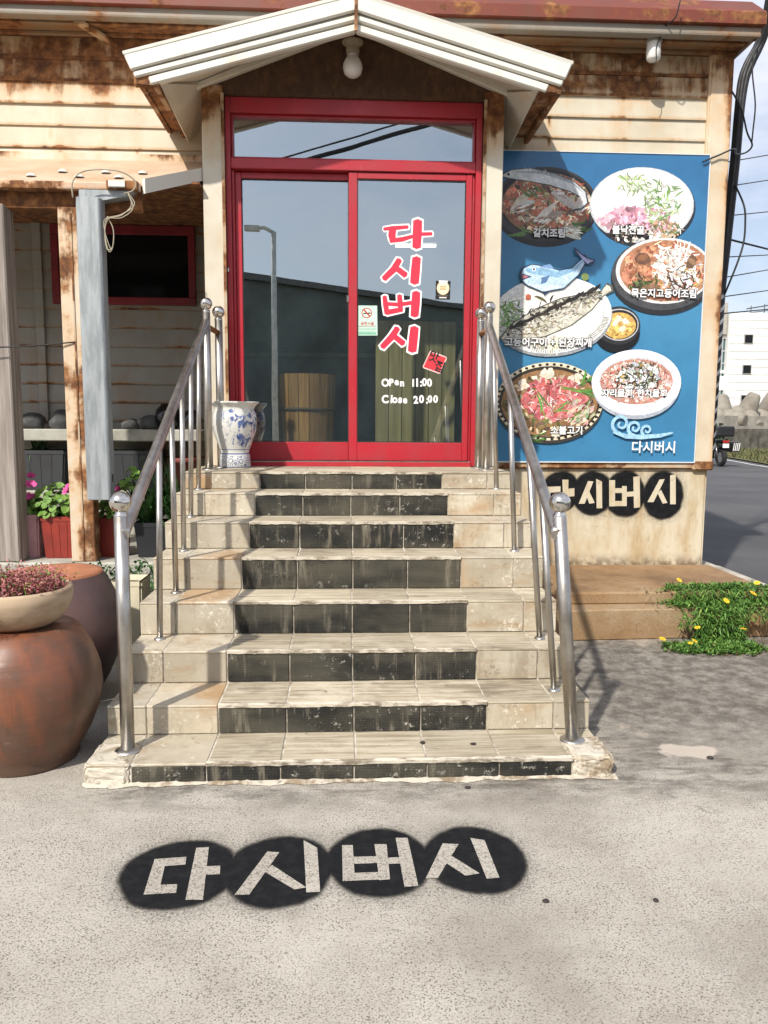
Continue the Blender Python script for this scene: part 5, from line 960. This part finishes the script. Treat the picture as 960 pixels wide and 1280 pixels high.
# ------------------------------------------------------------------ gazania on the pavement edge
t = thing('yellow_flower_patch', 'green clump with yellow flowers spilling over the pavement edge by the road', 'plant', (2.4, 4.8, 0)); L_ = Leaves(); L2 = Leaves()
def ptop(x, y): return .286 if y > 5.0 else .205 if y > 4.81 else 0
spots = []
for cx, cy, rx, ry, n in ((2.44, 5.02, .30, .15, 900), (2.74, 5.03, .22, .14, 600), (2.42, 4.90, .26, .09, 700), (2.72, 4.92, .20, .08, 420), (2.28, 4.62, .28, .13, 1100), (2.50, 4.62, .15, .14, 480)):
    for i in range(n):
        a, r = random.uniform(0, 6.28), math.sqrt(random.random()); k = 1+.16*math.sin(5*a+cx*9)+.10*math.sin(11*a+cy*7); x, y = cx+rx*r*k*math.cos(a), cy+ry*r*k*math.sin(a); hgt = .045*(1-r*r*.7)*(.7+.5*math.sin(x*23)*math.sin(y*31+x*9)); z = ptop(x, y)
        if 4.74 < y < 4.81: y = 4.74
        for j in range(2):
            (L_ if random.random() < .7 else L2).leaf((x, y, z+random.uniform(0, max(.02, hgt))), (random.uniform(-1, 1), random.uniform(-1.2, .7), random.uniform(.15, 1.3)), random.uniform(.022, .045), random.uniform(.006, .011), bend=random.uniform(0, .5))
for x0, x1, yf, z0, z1, n in ((2.20, 2.66, 4.985, .19, .32, 700), (2.60, 2.95, 4.99, .19, .32, 500), (2.27, 2.60, 4.80, .0, .24, 1500), (2.16, 2.40, 4.79, .12, .22, 180), (2.50, 2.86, 4.81, .14, .24, 260)):
    for i in range(n):
        x, z = random.uniform(x0, x1), random.uniform(z0, z1); y = yf-random.uniform(0, .07)*(1-abs((x-x0)/(x1-x0)-.5)); (L_ if random.random() < .7 else L2).leaf((x, y, z), (random.uniform(-1, 1), random.uniform(-1.1, -.1), random.uniform(-.7, .9)), random.uniform(.03, .06), random.uniform(.006, .011), bend=random.uniform(.1, .6))
DRYL = leaf_mat('dead_leaf', (.14, .085, .04), (.22, .15, .07), .9); L4 = Leaves()
for i in range(420):
    x, y = random.uniform(2.0, 2.9), random.uniform(4.46, 5.1); z = ptop(x, y); L4.leaf((x, y if not 4.74 < y < 4.81 else 4.74, z+random.uniform(0, .03)), (random.uniform(-1, 1), random.uniform(-1, 1), random.uniform(-.1, .5)), random.uniform(.02, .05), .006, bend=.4)
L4.build('dead_leaves', DRYL, t)
L_.build('foliage', LEAF, t); L2.build('bright_foliage', LEAF_Y, t)
for x, y, z in ((2.23, 4.96, .375), (2.75, 4.93, .36), (2.70, 4.88, .30), (2.50, 4.84, .26), (2.23, 4.66, .13), (2.53, 4.66, .12), (1.99, 4.62, .07), (2.15, 4.52, .085), (2.12, 4.51, .075), (2.84, 4.90, .27)):
    flower((x, y, z), (random.uniform(-.5, .5), random.uniform(-.8, .1), 1), random.uniform(.018, .029), YEL, t, 11, .36, YELC)
    tube('flower_stem', [(x, y+.01, z-.09), (x, y, z)], .0022, LEAF, t, 5)
# ------------------------------------------------------------------ pebbles and litter on the yard
DK = mat_plain('dark_pebble', (.025, .02, .018), .8, 0, .3, 30, .5)
for i, (x, y, r, lb) in enumerate(((.595, 2.115, .010, 'dark pebble on the concrete right of the sprayed lettering'), (.925, 2.105, .009, 'dark pebble on the concrete farthest right in front of the stairs'), (.475, 2.835, .011, 'dark pebble beside the foot of the lowest step'), (1.55, 3.06, .014, 'dark pebble on the stained concrete right of the stairs'))): rock('pebble', lb, (x, y, r*.35), (r, r*.8, r*.5), None, DK, 'pebble', 'loose pebbles', 20+i)
rock('step_litter', 'dark litter scrap on the lowest tread', (.32, 3.07, HS[0]+.004), (.011, .009, .006), None, DK, 'litter', 'scraps on the steps', 31); rock('step_litter', 'dark leaf scrap on the lowest tread beside the right post', (.53, 3.05, HS[0]+.004), (.013, .008, .005), None, DK, 'litter', 'scraps on the steps', 32)
# ------------------------------------------------------------------ cables at the corner
BLK = mat_plain('black_cable', (.018, .018, .020), .55, 0, .15, 20)
t = thing('cable_bundle', 'thick black cable bundle hanging down behind the building corner', 'cable', (3.15, 6.6, 1.2))
for k in range(6):
    ox, oy = .022*math.cos(k*1.05), .022*math.sin(k*1.05); tube('cable', [(3.41+ox, 6.45+oy, 4.85), (3.425+ox, 6.55+oy, 4.62), (3.40+ox*1.1, 6.6+oy, 4.50), (3.34+ox*1.3, 6.6+oy, 4.38), (3.295+ox*1.2, 6.6+oy, 4.24), (3.275+ox, 6.6+oy, 4.0), (3.262+ox, 6.6+oy, 3.6), (3.226+ox, 6.6+oy, 2.96), (3.19+ox, 6.6+oy, 2.3), (3.176+ox, 6.6+oy, 1.12)], .021, BLK, t, 8)
tube('loose_cable', [(2.93, 6.3, 4.17), (3.12, 6.5, 4.16), (3.24, 6.5, 3.98), (3.30, 6.5, 3.80), (3.35, 6.5, 3.70), (3.30, 6.5, 3.64), (3.12, 6.3, 3.56), (2.92, 5.93, 3.47), (2.80, 5.925, 3.42), (2.68, 5.925, 3.37)], .007, BLK, t, 6); tube('loose_cable', [(3.25, 6.55, 3.4), (3.31, 6.5, 3.22), (3.33, 6.5, 3.08), (3.325, 6.5, 2.92), (3.28, 6.5, 2.75), (3.21, 6.55, 2.5)], .008, BLK, t, 6); tube('loose_cable', [(3.34, 6.5, 4.55), (3.30, 6.45, 4.42), (3.29, 6.45, 4.25), (3.33, 6.45, 4.0), (3.35, 6.5, 3.82), (3.345, 6.5, 3.72)], .006, BLK, t, 6)
sl = tube('striped_sleeve', [(3.178, 6.6, 1.12), (3.20, 6.6, 2.62)], .042, BLK, t, 16)
STW = mat_plain('white_stripe', (.65, .65, .63), .5)
for k in range(13):
    z0 = 1.2+k*.108; bm = bmesh.new(); n = 16; A = []; B = []
    for i in range(n): a = 2*math.pi*i/n; zz_ = z0+.045*math.cos(a-.6); A.append(bm.verts.new((3.178+(z0-1.1)*.0145+.0436*math.cos(a), 6.6+.0436*math.sin(a), zz_))); B.append(bm.verts.new((3.178+(z0-1.1)*.0145+.0436*math.cos(a), 6.6+.0436*math.sin(a), zz_+.038)))
    for i in range(n): bm.faces.new((A[i], A[(i+1) % n], B[(i+1) % n], B[i]))
    bm_obj('stripe', bm, STW, sl)
def sag(a, b, s_, n=16): a, b = Vector(a), Vector(b); return [a.lerp(b, i/n)-Vector((0, 0, s_*4*(i/n)*(1-i/n))) for i in range(n+1)]
WIRE = mat_plain('grey_wire', (.06, .06, .065), .6)
pole = thing('utility_pole', 'concrete utility pole far along the road', 'pole', (46, 60, 0)); PC = mat_plain('pole_concrete', (.35, .34, .32), .85)
tube('mast', [(46, 60, 0), (46, 60, 16)], [.2, .13], PC, pole, 14); box('crossarm', 44.9, 47.1, 59.94, 60.06, 15.2, 15.32, PC, pole)
wires = [((3.2, 6.6, 2.98), (46, 60, 14.2), .6, .010, 'thick black service wire from the cable bundle towards the sky'), ((3.2, 6.7, 3.62), (45, 60, 26), .5, .005, 'topmost thin wire crossing the sky right of the building'), ((3.2, 6.7, 3.42), (45.5, 60, 24), .5, .005, 'second thin wire crossing the sky right of the building'), ((3.2, 6.7, 3.18), (46, 60, 21.0), .5, .005, 'third thin wire crossing the sky right of the building'), ((3.2, 6.7, 2.84), (46.2, 60, 16.0), .2, .005, 'thin wire just under the thick service wire'), ((3.2, 6.7, 2.66), (46.2, 60, 17.6), .5, .005, 'faint steep wire below the thick service wire'), ((3.2, 6.7, 2.50), (46.4, 60, 15.6), .5, .005, 'faint wire above the white building, upper of the low three'), ((3.2, 6.7, 2.36), (46.6, 60, 13.6), .5, .006, 'lowest wire over the roof of the white building')]
for a, b, s_, r, lb in wires: tag(tube('overhead_wire', sag(a, b, s_), r, BLK if r > .008 else WIRE, None, 6), lb, 'wire', 'wires over the road')
# ------------------------------------------------------------------ road side background
VGREEN = leaf_mat('weed_green', (.07, .10, .03), (.10, .13, .05), .9)
VERGE = leaf_mat('dry_grass', (.17, .14, .07), (.12, .12, .05), .9)
m = M('verge_soil'); c = m.mix(m.rng(m.noise(3, 6, .65), .35, .68), C4(.16, .135, .07), C4(.09, .11, .04)); VSOIL = m.done(c, .95, 0, m.bump(m.noise(20, 5), .6, .03))
vl = verge_line[:9]; pts = [(x+.05, y, .05) for x, y in vl]+[(x+90, y, .05) for x, y in vl[::-1]]
struct(mk('verge', pts, [(i, 17-i, 16-i, i+1) for i in range(8)], VSOIL))
L_ = Leaves(); L2 = Leaves()
for i in range(5200):
    y = random.uniform(19, 37); 
    for (xa, ya), (xb, yb) in zip(verge_line, verge_line[1:]):
        if ya <= y <= yb: xv = xa+(xb-xa)*(y-ya)/(yb-ya)
    x = xv+.1+random.random()**1.3*4.5; (L_ if random.random() < .6 else L2).leaf((x, y, .04), (random.uniform(-.5, .5), random.uniform(-.5, .5), 1), random.uniform(.12, .45), .03, bend=.3)
o = L_.build('grass', VERGE); o['kind'] = 'stuff'; o['label'] = 'dry roadside grass'; o = L2.build('green_grass', VGREEN); o['kind'] = 'stuff'; o['label'] = 'green roadside weeds'
CONCG = mat_plain('grey_concrete', (.33, .31, .27), .9, 0, .2, 1.5, .3); STONEW = mat_plain('dark_stone_wall', (.13, .12, .10), .95, 0, .35, 2.5, .8); TETRA = mat_plain('tetrapod_concrete', (.24, .22, .185), .9, 0, .2, 1.2, .3)
t = thing('sea_wall', 'low sea wall of grey concrete over dark stone along the road', 'wall', (28, 38, 0))
q = [(17.6, 36.2), (60, 62), (60, 63), (17.6, 37.2)]; prism('stone_base', [(17.55, 36.15), (60, 61.9), (60, 63), (17.55, 37.2)], 'Z', 0, 1.15, STONEW, t)
prism('concrete_cap', [(17.5, 36.3), (60, 62.05), (60, 63.1), (17.5, 37.3)], 'Z', 1.155, 1.30, CONCG, t); prism('parapet', [(17.6, 36.7), (60, 62.4), (60, 63), (17.6, 37.25)], 'Z', 1.305, 1.80, CONCG, t)
def tetrapod(c, r, rz, lb, src=[None]):
    if src[0] is None:
        bm = bmesh.new(); D_ = [Vector((0, 0, 1)), Vector((.943, 0, -.333)), Vector((-.471, .816, -.333)), Vector((-.471, -.816, -.333))]
        for d in D_: add_tube(bm, [Vector((0, 0, 0)), d*.35, d*.92, d], [.42, .40, .27, .22], 14)
        o = bm_obj('tetrapod', bm, TETRA, None, False); src[0] = o
    else: o = src[0].copy(); COL.objects.link(o)
    o.location = c; o.scale = (r, r, r); o.rotation_euler = rz; tag(o, lb, 'tetrapod', 'tetrapods along the sea wall')
for i in range(4): tetrapod((19.3+i*1.75, 38.9+i*1.06, 1.72+.12*(i % 3)), 1.22, (random.uniform(-.6, .6), random.uniform(-.6, .6), random.uniform(0, 6)), ['concrete tetrapod over the sea wall nearest the rusty building corner', 'second concrete tetrapod from the building corner', 'third concrete tetrapod from the building corner', 'concrete tetrapod at the right edge of the view over the sea wall'][i])
# white building
m = M('white_panel_wall'); x, y, z = m.xyz(); c = m.mix(m.rng(m.noise(1.2, 6, .6, m.pos((1, 1, .25))), .45, .75, 0, .35), C4(.78, .77, .74), C4(.52, .49, .43)); WPAN = m.done(c, .7)
TEAL = M('teal_glass').done(C4(.03, .10, .11), .12); GREYB = mat_plain('grey_block', (.40, .38, .33), .85)
t = thing('white_building', 'white panelled building with small square windows beyond the sea wall', 'building', (30, 50, 0)); bx0 = 24.95
box('core', bx0, 60, 50, 66, 0, 8.5, WPAN, t)
for k in range(17): box('panel', bx0+.05, 60, 49.95, 49.998, .1+k*.5, .1+k*.5+.47, WPAN, t, .008)
for z in (6.9, 4.95, 3.0):
    w_ = box('window', 25.95, 26.55, 49.90, 49.948, z-.3, z+.3, mat_plain('window_frame_grey', (.35, .35, .35), .6), t); box('pane', 26.0, 26.5, 49.88, 49.899, z-.25, z+.25, DARKGLASS, w_)
    w_ = box('window', 29.95, 30.55, 49.90, 49.948, z-.3, z+.3, mat_plain('window_frame_grey', (.35, .35, .35), .6), t); box('pane', 30.0, 30.5, 49.88, 49.899, z-.25, z+.25, DARKGLASS, w_)
box('glazed_bay', 23.9, bx0-.02, 50.4, 62, 0, 7.1, TEAL, t)
for z in (0, 3.6, 4.7, 6.95): box('bay_band', 23.8, bx0-.01, 50.3, 62.1, z, z+(.9 if z == 3.6 else .2), WPAN, t)
for z in (1.5, 2.5, 5.3, 6.1): box('mullion', 23.85, bx0-.01, 50.34, 50.39, z, z+.1, mat_plain('grey_mullion', (.4, .42, .42), .5), t)
for xm in (24.3, 24.7): box('mullion', xm, xm+.08, 50.33, 50.385, 0, 7.0, mat_plain('grey_mullion', (.4, .42, .42), .5), t)
box('grey_tower', 23.6, 24.85, 50.1, 54, 7.2, 9.2, GREYB, t)
for i in range(8): tube('rail_post', [(26.6+i*.9, 50.5, 8.5), (26.6+i*.9, 50.5, 9.1+i*.13)], .03, WIRE, t, 6)
tube('roof_rail', [(26.3, 50.5, 8.9), (33, 50.5, 10.0)], .04, WIRE, t, 6); tube('roof_rail', [(26.4, 50.5, 8.62), (33, 50.5, 9.6)], .03, WIRE, t, 6)
t = thing('white_hut', 'small pale hut at the roadside just behind the building corner', 'building', (21, 45, 0)); box('wall', 20.0, 21.9, 45, 48, 0, 3.4, WPAN, t); box('roof', 19.9, 22.0, 44.9, 48.1, 3.41, 3.55, GREYB, t); box('door', 21.0, 21.6, 44.94, 44.99, 0, 2.1, GREYB, t)
t = thing('roadside_bush', 'green bush by the road behind the motorcycle', 'plant', (17.4, 35, 0)); L_ = Leaves()
for i in range(900): v = rv_(1); v = v.normalized()*random.random()**.4; L_.leaf((16.4+v.x*.7, 33.6+v.y*.6, .75+v.z*.75), rv_(1)+Vector((0, 0, .4)), random.uniform(.08, .2), .07, bend=.3)
L_.build('crown', LEAF_D, t); tube('stem', [(16.4, 33.6, 0), (16.4, 33.6, .9)], .05, SOIL, t, 8)
# motorcycle seen from behind
mc = thing('motorcycle', 'black motorcycle with luggage parked at the roadside seen from behind', 'motorcycle', (12.25, 24.6, .012)); MX, MY, MZ = 12.25, 24.6, .012
RUB = mat_plain('tyre_rubber', (.012, .012, .013), .85); CHR = mat_plain('bike_metal', (.35, .35, .36), .3, .9); BBLK = mat_plain('bike_black', (.015, .015, .017), .35)
def bm_at(f, name, mat, par=None):
    bm = bmesh.new(); f(bm); return bm_obj(name, bm, mat, par or mc)
for yy in (0, 1.35):
    def wh(bm):
        for i in range(1):
            N, n2 = 28, 10; rg = []
            for k in range(N):
                a = 2*math.pi*k/N; c = Vector((0, math.cos(a)*.24, math.sin(a)*.24)); rg.append([bm.verts.new(Vector((MX, MY+yy, MZ+.31))+c*(1+.29*math.cos(b_)*1.0)+Vector((.075*math.sin(b_), 0, 0))) for b_ in [2*math.pi*j/n2 for j in range(n2)]])
            for k in range(N):
                for j in range(n2): bm.faces.new((rg[k][j], rg[k][(j+1) % n2], rg[(k+1) % N][(j+1) % n2], rg[(k+1) % N][j]))
    wl_ = bm_at(wh, 'wheel', RUB); bm_at(lambda bm: add_tube(bm, [(MX-.04, MY+yy, MZ+.31), (MX+.04, MY+yy, MZ+.31)], .17, 20), 'rim', CHR, wl_)
bm_at(lambda bm: add_box(bm, MX-.11, MX+.11, MY-.25, MY+.35, MZ+.62, MZ+.74, .04, 2), 'rear_fender', BBLK); bm_at(lambda bm: add_box(bm, MX-.15, MX+.15, MY+.05, MY+.75, MZ+.76, MZ+.88, .05, 2), 'seat', BBLK); bm_at(lambda bm: add_box(bm, MX-.15, MX+.15, MY+.7, MY+1.15, MZ+.75, MZ+1.0, .08, 2), 'fuel_tank', BBLK); bm_at(lambda bm: add_box(bm, MX-.17, MX+.17, MY+.5, MY+1.0, MZ+.25, MZ+.7, .06, 2), 'engine', CHR)
bm_at(lambda bm: add_box(bm, MX-.27, MX+.27, MY-.30, MY+.12, MZ+.98, MZ+1.32, .06, 2), 'top_case', BBLK)
for s_ in (-1, 1):
    pc = bm_at(lambda bm: add_box(bm, MX+s_*.42-.14, MX+s_*.42+.14, MY-.15, MY+.4, MZ+.48, MZ+.82, .05, 2), 'pannier', BBLK)
    for k in range(4):
        slab('pannier_stripe', [(MX+s_*.42-.12+k*.06, MY-.153, MZ+.52), (MX+s_*.42-.09+k*.06, MY-.153, MZ+.52), (MX+s_*.42-.06+k*.06, MY-.153, MZ+.78), (MX+s_*.42-.09+k*.06, MY-.153, MZ+.78)], .003, STW, pc)
    bm_at(lambda bm: add_tube(bm, [(MX, MY+1.05, MZ+1.05), (MX+s_*.2, MY+1.0, MZ+1.15), (MX+s_*.42, MY+.9, MZ+1.12)], .018, 8), 'handlebar', CHR); bm_at(lambda bm: (add_tube(bm, [(MX+s_*.32, MY+.95, MZ+1.13), (MX+s_*.40, MY+.95, MZ+1.36)], .01, 6), add_box(bm, MX+s_*.40-.07, MX+s_*.40+.07, MY+.93, MY+.96, MZ+1.34, MZ+1.42, .01)), 'mirror', BBLK)
    bm_at(lambda bm: add_tube(bm, [(MX+s_*.12, MY, MZ+.31), (MX+s_*.13, MY+.15, MZ+.75)], .03, 8), 'shock', CHR)
bm_at(lambda bm: add_box(bm, MX-.10, MX+.10, MY-.30, MY-.25, MZ+.78, MZ+.86, .015, 2), 'tail_light', mat_plain('tail_red', (.35, .015, .015), .3)); bm_at(lambda bm: add_box(bm, MX-.105, MX+.105, MY-.285, MY-.27, MZ+.62, MZ+.76, .004), 'number_plate', mat_plain('plate_white', (.7, .7, .72), .5))
# ------------------------------------------------------------------ across the yard, seen only mirrored in the glass
t = thing('warehouse', 'long dark shed across the yard mirrored in the door glass', 'building', (0, -20, 0)); DKW = mat_plain('dark_shed_wall', (.17, .19, .17), .85, 0, .2, .6)
prism('wall', [(-16, -10.5), (45, -58), (45, -70), (-16, -30)], 'Z', 0, 6.9, DKW, t); prism('roof', [(-16.5, -9.9), (46, -58.4), (46, -71), (-16.5, -31)], 'Z', 6.91, 7.15, mat_plain('shed_roof', (.16, .16, .15), .8), t)
t = thing('street_lamp', 'pale street lamp across the yard mirrored in the left door glass', 'street lamp', (-1.62, -6.6, 0)); PL = mat_plain('pale_lamp_paint', (.70, .69, .62), .5)
tube('mast', [(-1.62, -6.6, 0), (-1.60, -6.6, 5.6)], [.075, .055], PL, t, 12); tube('arm', [(-1.60, -6.6, 5.58), (-1.80, -6.6, 5.68), (-2.0, -6.6, 5.68)], .04, PL, t, 10); box('lamp_head', -2.25, -1.9, -6.68, -6.52, 5.60, 5.72, PL, t, .03, 2)
tag(tube('overhead_cable', sag((-6.5, -6.4, 5.5), (9, -6.4, 10.2), .15), .05, BLK, None, 8), 'thick overhead cable mirrored in the transom glass, the lower', 'cable', 'cables over the yard'); tag(tube('overhead_cable', sag((-6.5, -6.4, 5.62), (9, -6.4, 10.42), .12), .02, BLK, None, 8), 'thinner overhead cable mirrored in the transom glass, the upper', 'cable', 'cables over the yard')
